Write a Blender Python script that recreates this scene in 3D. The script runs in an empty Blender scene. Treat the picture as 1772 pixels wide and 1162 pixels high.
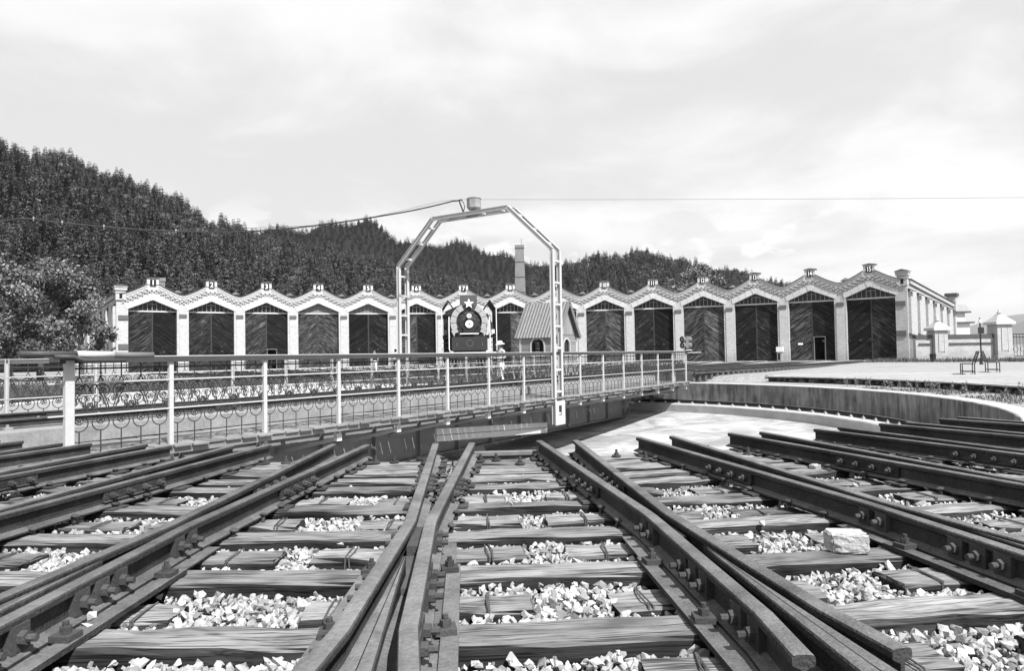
import bpy, bmesh, math, random
import numpy as np
from mathutils import Vector, Matrix

random.seed(7)
rng = np.random.default_rng(7)
R = math.radians
scn = bpy.context.scene
col = scn.collection

# ------------------------------------------------------------------ camera
CZ = 1.25
cam_d = bpy.data.cameras.new('camera')
cam_d.lens = 23.98
cam_d.sensor_width = 36.0
cam_d.clip_start = 0.05
cam_d.clip_end = 20000
cam = bpy.data.objects.new('camera', cam_d)
col.objects.link(cam)
cam.location = (0, 0, CZ)
cam.rotation_euler = (Matrix.Rotation(R(90 + 1.507), 3, 'X') @ Matrix.Rotation(R(-0.979), 3, 'Z')).to_euler()
scn.camera = cam

# ------------------------------------------------------------------ light
SUN_AZ = (0.55, -0.835)          # horizontal direction towards the sun
SUN_EL = R(52)
world = bpy.data.worlds.new('World')
scn.world = world
world.use_nodes = True
sun_d = bpy.data.lights.new('sun', 'SUN')
sun_d.energy = 5.0
sun_d.angle = R(0.53)
sun_d.color = (1.0, 1.0, 1.0)          # black-and-white photograph
sun = bpy.data.objects.new('sun', sun_d)
col.objects.link(sun)
_l = math.hypot(*SUN_AZ)
sv = Vector((SUN_AZ[0] / _l * math.cos(SUN_EL), SUN_AZ[1] / _l * math.cos(SUN_EL), math.sin(SUN_EL)))
sun.rotation_euler = sv.to_track_quat('Z', 'Y').to_euler()
sun.location = (30, -45, 80)
vs = scn.view_settings
vs.view_transform = 'Standard'
vs.look = 'None'
vs.exposure = 1.0
vs.gamma = 1.0
vs.use_curve_mapping = False


def build_world():
    nt = world.node_tree
    nt.nodes.clear()
    N, Lk = nt.nodes.new, nt.links.new
    out = N('ShaderNodeOutputWorld')
    bg = N('ShaderNodeBackground')
    bg.inputs['Strength'].default_value = 0.1
    sky = N('ShaderNodeTexSky')
    sky.sky_type = 'NISHITA'
    sky.sun_disc = False
    sky.sun_elevation = SUN_EL
    sky.sun_rotation = math.atan2(SUN_AZ[0], SUN_AZ[1])
    sky.air_density = 1.0
    sky.dust_density = 2.0
    bw = N('ShaderNodeRGBToBW')
    Lk(sky.outputs[0], bw.inputs[0])
    tc = N('ShaderNodeTexCoord')
    sep = N('ShaderNodeSeparateXYZ')
    Lk(tc.outputs['Generated'], sep.inputs[0])

    def math_(op, a, b=None, c=None, clamp=False):
        n = N('ShaderNodeMath'); n.operation = op; n.use_clamp = clamp
        for i, v in enumerate((a, b, c)):
            if v is None: continue
            if isinstance(v, (int, float)): n.inputs[i].default_value = v
            else: Lk(v, n.inputs[i])
        return n.outputs[0]

    def ramp(v, a, b):
        n = N('ShaderNodeMapRange'); n.interpolation_type = 'SMOOTHSTEP'
        Lk(v, n.inputs['Value'])
        n.inputs['From Min'].default_value = a; n.inputs['From Max'].default_value = b
        return n.outputs[0]

    def noise(vec, scale, detail, rough=0.55, dist=0.0):
        n = N('ShaderNodeTexNoise')
        Lk(vec, n.inputs['Vector'])
        n.inputs['Scale'].default_value = scale
        n.inputs['Detail'].default_value = detail
        n.inputs['Roughness'].default_value = rough
        n.inputs['Distortion'].default_value = dist
        return n.outputs['Fac']
    z = math_('ADD', math_('MAXIMUM', sep.outputs['Z'], 0.0), 0.10)
    px = math_('DIVIDE', sep.outputs['X'], z)
    py = math_('DIVIDE', sep.outputs['Y'], z)
    cb = N('ShaderNodeCombineXYZ')
    Lk(px, cb.inputs[0]); Lk(py, cb.inputs[1]); cb.inputs[2].default_value = 3.7
    n1 = noise(cb.outputs[0], 0.9, 10, 0.58, 0.5)
    n2 = noise(cb.outputs[0], 0.28, 5, 0.5, 0.4)
    thin = ramp(math_('ADD', math_('MULTIPLY', n1, 0.62), math_('MULTIPLY', n2, 0.5)), 0.50, 0.65)
    # low cumulus, the same all round the horizon
    mp = N('ShaderNodeMapping')
    mp.inputs['Scale'].default_value = (1, 1, 2.3)
    mp.inputs['Location'].default_value = (0.21, 0.55, 0.13)
    Lk(tc.outputs['Generated'], mp.inputs[0])
    n3 = noise(mp.outputs[0], 6.5, 9, 0.56, 0.15)
    band = math_('MULTIPLY', ramp(sep.outputs['Z'], 0.02, 0.08), math_('SUBTRACT', 1.0, ramp(sep.outputs['Z'], 0.14, 0.24)))
    cum = math_('MULTIPLY', ramp(n3, 0.535, 0.585), band)
    veil = math_('ADD', 4.05, math_('MULTIPLY', thin, 1.35))          # thin bright cloud deck
    mix1 = N('ShaderNodeMix'); mix1.data_type = 'FLOAT'
    mix1.inputs['Factor'].default_value = 0.88
    Lk(math_('MINIMUM', bw.outputs[0], 6.0), mix1.inputs[2])
    Lk(veil, mix1.inputs[3])
    mix2 = N('ShaderNodeMix'); mix2.data_type = 'FLOAT'
    Lk(cum, mix2.inputs['Factor'])
    Lk(mix1.outputs[0], mix2.inputs[2])
    mix2.inputs[3].default_value = 5.4
    Lk(mix2.outputs[0], bg.inputs['Color'])
    Lk(bg.outputs[0], out.inputs[0])


build_world()

# ------------------------------------------------------------------ materials
MATS = {}


def mat(name, base=0.3, rough=0.8, metal=0.0, var=0.0, scale=4.0, detail=5.0, stretch=(1, 1, 1), bump=0.0,
        bscale=None, objrand=0.0, spec=0.1, fine=0.0, coords='Object', custom=None):
    """plain grey procedural material: noise tone, optional per-object tone, bump"""
    m = bpy.data.materials.new(name)
    m.use_nodes = True
    nt = m.node_tree
    b = nt.nodes['Principled BSDF']
    N, Lk = nt.nodes.new, nt.links.new
    b.inputs['Roughness'].default_value = rough
    b.inputs['Metallic'].default_value = metal
    b.inputs['Specular IOR Level'].default_value = spec
    tc = N('ShaderNodeTexCoord')
    mp = N('ShaderNodeMapping')
    mp.inputs['Scale'].default_value = stretch
    Lk(tc.outputs[coords], mp.inputs[0])
    oi = N('ShaderNodeObjectInfo')
    off = N('ShaderNodeVectorMath'); off.operation = 'SCALE'
    off.inputs[0].default_value = (31.7, 17.3, 23.1)
    Lk(oi.outputs['Random'], off.inputs['Scale'])
    ad = N('ShaderNodeVectorMath'); ad.operation = 'ADD'
    Lk(mp.outputs[0], ad.inputs[0]); Lk(off.outputs[0], ad.inputs[1])
    no = N('ShaderNodeTexNoise')
    no.inputs['Scale'].default_value = scale
    no.inputs['Detail'].default_value = detail
    no.inputs['Roughness'].default_value = 0.6
    Lk(ad.outputs[0], no.inputs['Vector'])

    def M(op, a, b_=None, clamp=False):
        n = N('ShaderNodeMath'); n.operation = op; n.use_clamp = clamp
        for i, v in enumerate((a, b_)):
            if v is None: continue
            if isinstance(v, (int, float)): n.inputs[i].default_value = v
            else: Lk(v, n.inputs[i])
        return n.outputs[0]
    t = M('ADD', 1.0, M('MULTIPLY', M('SUBTRACT', no.outputs['Fac'], 0.5), var * 2))
    if fine:
        n2 = N('ShaderNodeTexNoise')
        n2.inputs['Scale'].default_value = scale * 9
        n2.inputs['Detail'].default_value = 3
        Lk(ad.outputs[0], n2.inputs['Vector'])
        t = M('ADD', t, M('MULTIPLY', M('SUBTRACT', n2.outputs['Fac'], 0.5), fine * 2))
    if objrand:
        t = M('MULTIPLY', t, M('ADD', 1.0 - objrand, M('MULTIPLY', oi.outputs['Random'], 2 * objrand)))
    v = M('MULTIPLY', t, base)
    if custom:
        v = custom(nt, v, ad.outputs[0], tc, M)
    v = M('MAXIMUM', v, 0.004)
    cc = N('ShaderNodeCombineColor')
    for i in range(3): Lk(v, cc.inputs[i])
    Lk(cc.outputs[0], b.inputs['Base Color'])
    if bump:
        bp = N('ShaderNodeBump')
        bp.inputs['Strength'].default_value = bump
        bp.inputs['Distance'].default_value = 0.02
        if bscale:
            nb = N('ShaderNodeTexNoise')
            nb.inputs['Scale'].default_value = bscale
            nb.inputs['Detail'].default_value = 4
            Lk(ad.outputs[0], nb.inputs['Vector'])
            Lk(nb.outputs['Fac'], bp.inputs['Height'])
        else:
            Lk(no.outputs['Fac'], bp.inputs['Height'])
        Lk(bp.outputs[0], b.inputs['Normal'])
    MATS[name] = m
    return m


def c_weather_shade(nt, v, vec, tc, M):
    # weathered timber: bleached tops; tarred sides darkened further with painted-in shade
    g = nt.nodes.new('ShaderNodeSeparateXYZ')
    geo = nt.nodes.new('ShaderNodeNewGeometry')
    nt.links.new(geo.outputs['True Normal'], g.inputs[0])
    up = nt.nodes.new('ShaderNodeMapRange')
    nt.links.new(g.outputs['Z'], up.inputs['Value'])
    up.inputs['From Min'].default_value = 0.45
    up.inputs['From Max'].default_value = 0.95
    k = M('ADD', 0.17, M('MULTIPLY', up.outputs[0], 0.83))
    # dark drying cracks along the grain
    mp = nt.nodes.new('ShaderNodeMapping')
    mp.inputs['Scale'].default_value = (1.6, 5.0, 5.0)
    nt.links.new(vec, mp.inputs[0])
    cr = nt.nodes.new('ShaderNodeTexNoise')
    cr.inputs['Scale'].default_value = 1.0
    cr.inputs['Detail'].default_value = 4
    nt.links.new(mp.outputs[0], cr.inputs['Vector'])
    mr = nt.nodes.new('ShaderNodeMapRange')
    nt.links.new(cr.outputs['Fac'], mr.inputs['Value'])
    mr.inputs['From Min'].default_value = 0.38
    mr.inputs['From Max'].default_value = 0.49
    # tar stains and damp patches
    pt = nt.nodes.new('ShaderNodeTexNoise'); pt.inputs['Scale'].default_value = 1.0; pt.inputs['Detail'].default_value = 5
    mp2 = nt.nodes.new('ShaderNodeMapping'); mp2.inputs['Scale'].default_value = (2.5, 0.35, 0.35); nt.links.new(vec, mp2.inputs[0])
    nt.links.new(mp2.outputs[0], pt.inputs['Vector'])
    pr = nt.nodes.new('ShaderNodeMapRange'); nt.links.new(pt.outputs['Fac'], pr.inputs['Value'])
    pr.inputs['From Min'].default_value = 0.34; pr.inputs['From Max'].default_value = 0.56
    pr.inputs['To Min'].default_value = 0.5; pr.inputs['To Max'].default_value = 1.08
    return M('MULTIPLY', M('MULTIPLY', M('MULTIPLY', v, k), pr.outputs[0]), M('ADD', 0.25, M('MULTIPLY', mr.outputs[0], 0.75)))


def c_brick(nt, v, vec, tc, M):
    N, Lk = nt.nodes.new, nt.links.new
    sp = N('ShaderNodeSeparateXYZ'); Lk(tc.outputs['Object'], sp.inputs[0])
    cb = N('ShaderNodeCombineXYZ')
    Lk(M('ADD', sp.outputs['X'], sp.outputs['Y']), cb.inputs[0]); Lk(sp.outputs['Z'], cb.inputs[1])
    br = N('ShaderNodeTexBrick')
    Lk(cb.outputs[0], br.inputs['Vector'])
    br.inputs['Scale'].default_value = 1.0
    br.inputs['Brick Width'].default_value = 0.27
    br.inputs['Row Height'].default_value = 0.085
    br.inputs['Mortar Size'].default_value = 0.010
    br.inputs['Mortar Smooth'].default_value = 0.3
    br.inputs['Color1'].default_value = (1.05, 1.05, 1.05, 1)
    br.inputs['Color2'].default_value = (0.80, 0.80, 0.80, 1)
    br.inputs['Mortar'].default_value = (0.62, 0.62, 0.62, 1)
    bw = N('ShaderNodeRGBToBW'); Lk(br.outputs['Color'], bw.inputs[0])
    # damp staining close to the ground, ragged
    st = N('ShaderNodeMapRange')
    nz = N('ShaderNodeTexNoise'); nz.inputs['Scale'].default_value = 1.3; nz.inputs['Detail'].default_value = 6
    Lk(tc.outputs['Object'], nz.inputs['Vector'])
    Lk(M('SUBTRACT', sp.outputs['Z'], M('MULTIPLY', nz.outputs['Fac'], 1.6)), st.inputs['Value'])
    st.inputs['From Min'].default_value = -0.9; st.inputs['From Max'].default_value = 0.25
    st.inputs['To Min'].default_value = 0.72
    return M('MULTIPLY', M('MULTIPLY', v, bw.outputs[0]), st.outputs[0])


def c_streak(nt, v, vec, tc, M):
    # rain streaks running down concrete; coordinates: angle round the pit, height
    N, Lk = nt.nodes.new, nt.links.new
    sp = N('ShaderNodeSeparateXYZ'); Lk(tc.outputs['Object'], sp.inputs[0])
    ang = M('MULTIPLY', M('ARCTAN2', sp.outputs['Y'], sp.outputs['X']), 13.7)
    cb = N('ShaderNodeCombineXYZ'); Lk(M('MULTIPLY', ang, 5.5), cb.inputs[0]); Lk(M('MULTIPLY', sp.outputs['Z'], 0.7), cb.inputs[1])
    nz = N('ShaderNodeTexNoise'); nz.inputs['Scale'].default_value = 1.0; nz.inputs['Detail'].default_value = 6
    nz.inputs['Roughness'].default_value = 0.65
    Lk(cb.outputs[0], nz.inputs['Vector'])
    cb2 = N('ShaderNodeCombineXYZ'); Lk(M('MULTIPLY', ang, 0.5), cb2.inputs[0]); Lk(sp.outputs['Z'], cb2.inputs[1])
    n2 = N('ShaderNodeTexNoise'); n2.inputs['Scale'].default_value = 1.0; n2.inputs['Detail'].default_value = 3
    Lk(cb2.outputs[0], n2.inputs['Vector'])
    mr = N('ShaderNodeMapRange'); Lk(M('ADD', M('MULTIPLY', nz.outputs['Fac'], 0.75), M('MULTIPLY', n2.outputs['Fac'], 0.4)), mr.inputs['Value'])
    bl = N('ShaderNodeTexNoise'); bl.inputs['Scale'].default_value = 2.2; bl.inputs['Detail'].default_value = 8; bl.inputs['Roughness'].default_value = 0.7
    Lk(tc.outputs['Object'], bl.inputs['Vector'])
    v = M('MULTIPLY', v, M('ADD', 0.45, M('MULTIPLY', bl.outputs['Fac'], 1.1)))
    mr.inputs['From Min'].default_value = 0.44; mr.inputs['From Max'].default_value = 0.72
    mr.inputs['To Min'].default_value = 0.28; mr.inputs['To Max'].default_value = 1.15
    return M('MULTIPLY', v, mr.outputs[0])


def c_door(nt, v, vec, tc, M):
    # chevron boarding: boards rise to the middle of the doorway
    N, Lk = nt.nodes.new, nt.links.new
    sp = N('ShaderNodeSeparateXYZ'); Lk(tc.outputs['Object'], sp.inputs[0])
    oi = N('ShaderNodeObjectInfo')
    ax = M('ABSOLUTE', sp.outputs['X'])
    p = M('ADD', M('MULTIPLY', sp.outputs['Z'], 0.80), M('MULTIPLY', ax, 0.60))     # across the boards
    q = M('SUBTRACT', M('MULTIPLY', sp.outputs['Z'], 0.60), M('MULTIPLY', ax, 0.80))  # along the boards
    sgn = M('SIGN', sp.outputs['X'])
    pl = M('DIVIDE', p, 0.165)
    idx = M('FLOOR', pl)
    fr = M('FRACT', pl)
    wn = N('ShaderNodeTexWhiteNoise'); wn.noise_dimensions = '2D'
    cb0 = N('ShaderNodeCombineXYZ'); Lk(M('ADD', idx, M('MULTIPLY', sgn, 77.3)), cb0.inputs[0]); Lk(M('MULTIPLY', oi.outputs['Random'], 91), cb0.inputs[1])
    Lk(cb0.outputs[0], wn.inputs['Vector'])
    cb = N('ShaderNodeCombineXYZ')
    Lk(M('MULTIPLY', p, 26), cb.inputs[0]); Lk(M('ADD', M('MULTIPLY', q, 1.1), M('MULTIPLY', sgn, 9.0)), cb.inputs[1]); Lk(M('MULTIPLY', oi.outputs['Random'], 37), cb.inputs[2])
    nz = N('ShaderNodeTexNoise'); nz.inputs['Scale'].default_value = 1.0; nz.inputs['Detail'].default_value = 5; nz.inputs['Roughness'].default_value = 0.7
    Lk(cb.outputs[0], nz.inputs['Vector'])
    wear = N('ShaderNodeMapRange'); Lk(M('ADD', nz.outputs['Fac'], M('MULTIPLY', M('SUBTRACT', oi.outputs['Random'], 0.3), 0.12)), wear.inputs['Value'])
    wear.inputs['From Min'].default_value = 0.55; wear.inputs['From Max'].default_value = 0.72
    wear.inputs['To Min'].default_value = 0.55; wear.inputs['To Max'].default_value = 6.5
    seam = N('ShaderNodeMapRange'); Lk(M('ABSOLUTE', M('SUBTRACT', fr, 0.5)), seam.inputs['Value'])
    seam.inputs['From Min'].default_value = 0.40; seam.inputs['From Max'].default_value = 0.49
    seam.inputs['To Min'].default_value = 1.0; seam.inputs['To Max'].default_value = 0.25
    tone = M('ADD', 0.65, M('MULTIPLY', wn.outputs['Value'], 0.75))
    return M('MULTIPLY', M('MULTIPLY', M('MULTIPLY', v, wear.outputs[0]), seam.outputs[0]), tone)


def c_attr(nt, v, vec, tc, M):
    a = nt.nodes.new('ShaderNodeAttribute')
    a.attribute_name = 'tone'
    return M('MULTIPLY', v, a.outputs['Fac'])


def c_gravel(nt, v, vec, tc, M):
    N, Lk = nt.nodes.new, nt.links.new
    vo = N('ShaderNodeTexVoronoi'); vo.inputs['Scale'].default_value = 14
    Lk(tc.outputs['Object'], vo.inputs['Vector'])
    bw = N('ShaderNodeRGBToBW'); Lk(vo.outputs['Color'], bw.inputs[0])
    return M('MULTIPLY', v, M('ADD', 0.62, M('MULTIPLY', bw.outputs[0], 0.7)))


def c_slab(nt, v, vec, tc, M):
    # cast concrete: radial joints, one ring joint, rust and water stains
    N, Lk = nt.nodes.new, nt.links.new
    sp = N('ShaderNodeSeparateXYZ'); Lk(tc.outputs['Object'], sp.inputs[0])
    ang = M('MULTIPLY', M('ARCTAN2', sp.outputs['Y'], sp.outputs['X']), 14 / (2 * math.pi))
    rad = M('POWER', M('ADD', M('MULTIPLY', sp.outputs['X'], sp.outputs['X']), M('MULTIPLY', sp.outputs['Y'], sp.outputs['Y'])), 0.5)
    d1 = M('MULTIPLY', M('ABSOLUTE', M('SUBTRACT', M('FRACT', ang), 0.5)), M('MULTIPLY', rad, 2 * math.pi / 14))
    d2 = M('ABSOLUTE', M('SUBTRACT', rad, 8.6))
    j = M('MULTIPLY', M('GREATER_THAN', d1, 0.02), M('GREATER_THAN', d2, 0.02))
    nz = N('ShaderNodeTexNoise'); nz.inputs['Scale'].default_value = 0.55; nz.inputs['Detail'].default_value = 9; nz.inputs['Roughness'].default_value = 0.65; nz.inputs['Distortion'].default_value = 0.8
    Lk(tc.outputs['Object'], nz.inputs['Vector'])
    mr = N('ShaderNodeMapRange'); Lk(nz.outputs['Fac'], mr.inputs['Value'])
    mr.inputs['From Min'].default_value = 0.40; mr.inputs['From Max'].default_value = 0.60
    mr.inputs['To Min'].default_value = 0.62; mr.inputs['To Max'].default_value = 1.1
    return M('MULTIPLY', M('MULTIPLY', v, mr.outputs[0]), M('ADD', 0.5, M('MULTIPLY', j, 0.5)))


def c_worn_shade(nt, v, vec, tc, M):
    # steel rubbed paler on top; rusty flanks darkened further, shade in the colour
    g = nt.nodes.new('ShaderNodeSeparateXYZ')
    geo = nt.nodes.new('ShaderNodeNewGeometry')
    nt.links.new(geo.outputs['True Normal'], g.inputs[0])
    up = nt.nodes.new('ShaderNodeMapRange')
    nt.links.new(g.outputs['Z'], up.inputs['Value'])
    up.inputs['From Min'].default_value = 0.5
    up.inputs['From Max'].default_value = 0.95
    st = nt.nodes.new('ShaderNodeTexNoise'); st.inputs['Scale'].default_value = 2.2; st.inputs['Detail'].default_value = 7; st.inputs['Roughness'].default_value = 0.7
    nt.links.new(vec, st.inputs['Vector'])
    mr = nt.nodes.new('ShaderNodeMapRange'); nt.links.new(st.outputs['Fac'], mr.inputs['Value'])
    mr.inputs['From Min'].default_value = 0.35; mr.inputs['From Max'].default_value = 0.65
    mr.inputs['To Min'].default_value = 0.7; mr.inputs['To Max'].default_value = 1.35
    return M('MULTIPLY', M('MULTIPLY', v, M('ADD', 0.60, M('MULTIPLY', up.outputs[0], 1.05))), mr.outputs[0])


mat('tie', 0.185, 0.9, var=0.38, scale=1.0, stretch=(1.2, 22, 22), bump=0.5, objrand=0.32, fine=0.45, custom=c_weather_shade)
mat('tie_far', 0.08, 0.95, var=0.4, scale=3, objrand=0.2)
mat('deck_wood', 0.17, 0.9, var=0.35, scale=1.0, stretch=(14, 2, 14), bump=0.3, objrand=0.25)
mat('platform_wood', 0.27, 0.9, var=0.35, scale=1.0, stretch=(3, 3, 3), bump=0.2, objrand=0.16, fine=0.1)
mat('rail_steel', 0.058, 0.7, 0.0, var=0.5, scale=7, bump=0.5, bscale=70, fine=0.4, objrand=0.12, spec=0.12, custom=c_worn_shade)
mat('frog_steel', 0.072, 0.7, 0.0, var=0.4, scale=5, bump=0.45, bscale=60, fine=0.35, spec=0.12, custom=c_worn_shade)
mat('iron', 0.05, 0.75, 0.0, var=0.4, scale=18, bump=0.3, bscale=90, fine=0.2, objrand=0.2)
mat('wire', 0.07, 0.7, var=0.3, scale=20)
mat('ballast', 0.32, 0.92, var=0.22, scale=30, fine=0.15, bump=0.25, bscale=120, custom=c_attr, spec=0.2)
mat('granite', 0.33, 0.9, var=0.25, scale=70, fine=0.5, bump=0.5, bscale=60)
mat('gravel', 0.22, 0.95, var=0.3, scale=1.2, detail=8, fine=0.25, bump=0.9, bscale=22, custom=c_gravel, spec=0.1)
mat('dark_soil', 0.07, 0.95, var=0.5, scale=6, bump=0.5)
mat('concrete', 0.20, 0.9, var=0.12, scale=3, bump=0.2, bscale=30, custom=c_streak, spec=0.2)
mat('concrete_sunlit', 0.42, 0.9, var=0.3, scale=1.5, detail=8, fine=0.15, stretch=(1, 1, 0.4), bump=0.2, bscale=25)
mat('concrete_cap', 0.36, 0.9, var=0.25, scale=2.5, fine=0.15, bump=0.3, bscale=25, spec=0.2)
mat('pit_floor', 0.33, 0.9, var=0.42, scale=0.7, detail=8, fine=0.12, bump=0.2, bscale=20, spec=0.1, custom=c_slab)
mat('paint_pale', 0.40, 0.6, var=0.12, scale=9, fine=0.08, spec=0.15)
mat('paint_grey', 0.12, 0.6, var=0.25, scale=5, fine=0.1, spec=0.3)
mat('paint_white', 0.6, 0.6, var=0.1, scale=9, fine=0.08, spec=0.15)
mat('plate_grey', 0.22, 0.7, var=0.55, scale=3, detail=8, fine=0.3, objrand=0.15, spec=0.1)
mat('girder_paint', 0.18, 0.7, var=0.35, scale=2.2, fine=0.12, stretch=(1, 1, 2), spec=0.1)
mat('handrail_shade', 0.045, 0.6, var=0.25, scale=5, fine=0.1, spec=0.3)
mat('iron_ornament', 0.04, 0.6, var=0.3, scale=20)
mat('pipe_dark', 0.05, 0.5, var=0.3, scale=9, spec=0.2)
mat('brick', 0.45, 0.92, var=0.10, scale=2.5, fine=0.10, custom=c_brick, bump=0.15, bscale=18, spec=0.15)
mat('brick_end', 0.40, 0.92, var=0.14, scale=2.0, fine=0.14, custom=c_brick, bump=0.2, bscale=14, spec=0.15)
mat('stone_trim', 0.45, 0.9, var=0.10, scale=3, fine=0.08, objrand=0.05, spec=0.15)
mat('stone_strip', 0.10, 0.9, var=0.2, scale=4, fine=0.1, spec=0.15)
mat('coping', 0.07, 0.8, var=0.25, scale=4, spec=0.2)
mat('roof_metal', 0.10, 0.8, var=0.3, scale=2)
mat('door_wood', 0.026, 0.85, var=0.3, scale=1.2, detail=8, custom=c_door, spec=0.04, objrand=0.3)
mat('board_grey', 0.16, 0.9, var=0.25, scale=2, stretch=(12, 1, 1), objrand=0.1)
mat('glass_dark', 0.015, 0.25, spec=0.3)
mat('dark_interior', 0.015, 0.95)
mat('plaque', 0.02, 0.7)
mat('digit', 0.80, 0.7)
mat('cab_board', 0.20, 0.9, var=0.35, scale=1.0, stretch=(2, 2, 26), bump=0.4, objrand=0.15)
mat('cab_board_v', 0.22, 0.9, var=0.4, scale=1.0, stretch=(26, 26, 2), bump=0.4, objrand=0.2)
mat('cab_roof', 0.15, 0.6, 0.2, var=0.35, scale=3, stretch=(8, 1, 1), fine=0.15, objrand=0.12)
mat('loco_black', 0.012, 0.5, var=0.3, scale=6, spec=0.4)
mat('loco_grey', 0.036, 0.6, var=0.25, scale=6, fine=0.1)
mat('loco_red', 0.075, 0.6, var=0.2, scale=6, fine=0.1)
mat('loco_petal', 0.30, 0.6, var=0.25, scale=9, fine=0.25)
mat('lens', 0.5, 0.15, 0.7)
mat('bark', 0.09, 0.95, var=0.4, scale=8, bump=0.4)
mat('leaf', 0.042, 0.7, var=0.30, scale=1.2, objrand=0.15, spec=0.35, custom=c_attr)
mat('leaf_bright', 0.12, 0.6, var=0.3, scale=1.0, objrand=0.1, spec=0.45, custom=c_attr)
mat('needle', 0.052, 0.85, var=0.35, scale=0.5, objrand=0.45, spec=0.1, custom=c_attr)
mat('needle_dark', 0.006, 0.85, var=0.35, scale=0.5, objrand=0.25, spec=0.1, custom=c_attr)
mat('forest_floor', 0.008, 0.95, var=0.5, scale=0.08, detail=8)
mat('far_hill', 0.045, 0.95, var=0.4, scale=0.02, detail=8)
mat('grass', 0.085, 0.8, var=0.4, scale=0.6, custom=c_attr, spec=0.2)
mat('chimney_brick', 0.20, 0.92, var=0.2, scale=1.5, fine=0.15, custom=c_brick)
mat('plaster_white', 0.6, 0.9, var=0.06, scale=2)
mat('skin', 0.32, 0.6)
mat('shirt', 0.32, 0.9, var=0.1, scale=12)
mat('trousers', 0.74, 0.9, var=0.06, scale=9)
mat('dark_cloth', 0.03, 0.9)
mat('hat', 0.78, 0.85)
mat('hair', 0.015, 0.7)
mat('shoe', 0.06, 0.7)

# ------------------------------------------------------------------ helpers


class MB:
    """collects verts and faces of one mesh"""

    def __init__(self):
        self.v = []; self.f = []; self.mi = []; self.m = 0

    def face(self, *idx):
        self.f.append(tuple(idx)); self.mi.append(self.m)

    def box(self, x0, x1, y0, y1, z0, z1, M=None):
        b = len(self.v)
        p = [(x0, y0, z0), (x1, y0, z0), (x1, y1, z0), (x0, y1, z0), (x0, y0, z1), (x1, y0, z1), (x1, y1, z1), (x0, y1, z1)]
        if M is not None: p = [tuple(M @ Vector(q)) for q in p]
        self.v += p
        for f in ((0, 3, 2, 1), (4, 5, 6, 7), (0, 1, 5, 4), (1, 2, 6, 5), (2, 3, 7, 6), (3, 0, 4, 7)):
            self.face(*[b + i for i in f])
        return self

    def tube(self, pts, r, n=8, cap=True, rads=None, closed=False):
        pts = [Vector(p) for p in pts]
        b = len(self.v)
        k = len(pts)
        up = None
        for i, p in enumerate(pts):
            if closed: d = pts[(i + 1) % k] - pts[i - 1]
            else: d = pts[min(i + 1, k - 1)] - pts[max(i - 1, 0)]
            d = d.normalized() if d.length > 1e-9 else Vector((0, 0, 1))
            if up is None:
                a = Vector((0, 0, 1)) if abs(d.z) < 0.9 else Vector((1, 0, 0))
                up = (a - d * a.dot(d)).normalized()
            else:
                up = up - d * up.dot(d)
                up = up.normalized() if up.length > 1e-6 else Vector((1, 0, 0))
            s = d.cross(up)
            rr = rads[i] if rads else r
            for j in range(n):
                t = 2 * math.pi * j / n
                self.v.append(tuple(p + up * (rr * math.cos(t)) + s * (rr * math.sin(t))))
        for i in range(k - 1 + (1 if closed else 0)):
            i2 = (i + 1) % k
            for j in range(n):
                self.face(b + i * n + j, b + i2 * n + j, b + i2 * n + (j + 1) % n, b + i * n + (j + 1) % n)
        if cap and not closed:
            self.face(*[b + j for j in range(n)])
            self.face(*[b + (k - 1) * n + (n - 1 - j) for j in range(n)])
        return self

    def cyl(self, p0, p1, r, n=12, r1=None):
        return self.tube([p0, p1], r, n, True, [r, r if r1 is None else r1])

    def lathe(self, prof, n=16, M=None):
        """prof: (radius, height) pairs about local z"""
        b = len(self.v)
        for r, z in prof:
            for j in range(n):
                t = 2 * math.pi * j / n
                q = Vector((r * math.cos(t), r * math.sin(t), z))
                self.v.append(tuple(M @ q if M is not None else q))
        for i in range(len(prof) - 1):
            for j in range(n):
                self.face(b + i * n + j, b + i * n + (j + 1) % n, b + (i + 1) * n + (j + 1) % n, b + (i + 1) * n + j)
        self.face(*[b + n - 1 - j for j in range(n)])
        self.face(*[b + (len(prof) - 1) * n + j for j in range(n)])
        return self

    def prism(self, poly, y0, y1, M=None):
        """poly: counter-clockwise (x, z) seen from -y; extruded from y0 to y1"""
        b = len(self.v); k = len(poly)
        for y in (y0, y1):
            for x, z in poly:
                q = Vector((x, y, z))
                self.v.append(tuple(M @ q if M is not None else q))
        self.face(*[b + i for i in range(k)])
        self.face(*[b + k + (k - 1 - i) for i in range(k)])
        for i in range(k):
            j = (i + 1) % k
            self.face(b + j, b + i, b + k + i, b + k + j)
        return self

    def mesh(self, name, mats, smooth=False):
        me = bpy.data.meshes.new(name)
        me.from_pydata(self.v, [], self.f)
        if not isinstance(mats, (list, tuple)): mats = [mats]
        for m in mats: me.materials.append(MATS[m] if isinstance(m, str) else m)
        if len(mats) > 1: me.polygons.foreach_set('material_index', self.mi)
        if smooth: me.polygons.foreach_set('use_smooth', [True] * len(me.polygons))
        me.update()
        return me

    def build(self, name, mats, parent=None, smooth=False):
        return link(name, self.mesh(name, mats, smooth), parent)


def link(name, me, parent=None, loc=None, rz=None):
    o = bpy.data.objects.new(name, me)
    col.objects.link(o)
    if parent is not None: o.parent = parent
    if loc is not None: o.location = loc
    if rz is not None: o.rotation_euler = (0, 0, rz)
    return o


def empty(name, loc=(0, 0, 0), rz=0.0):
    o = bpy.data.objects.new(name, None)
    o.empty_display_size = 0.2
    col.objects.link(o)
    o.location = loc
    o.rotation_euler = (0, 0, rz)
    return o


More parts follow.
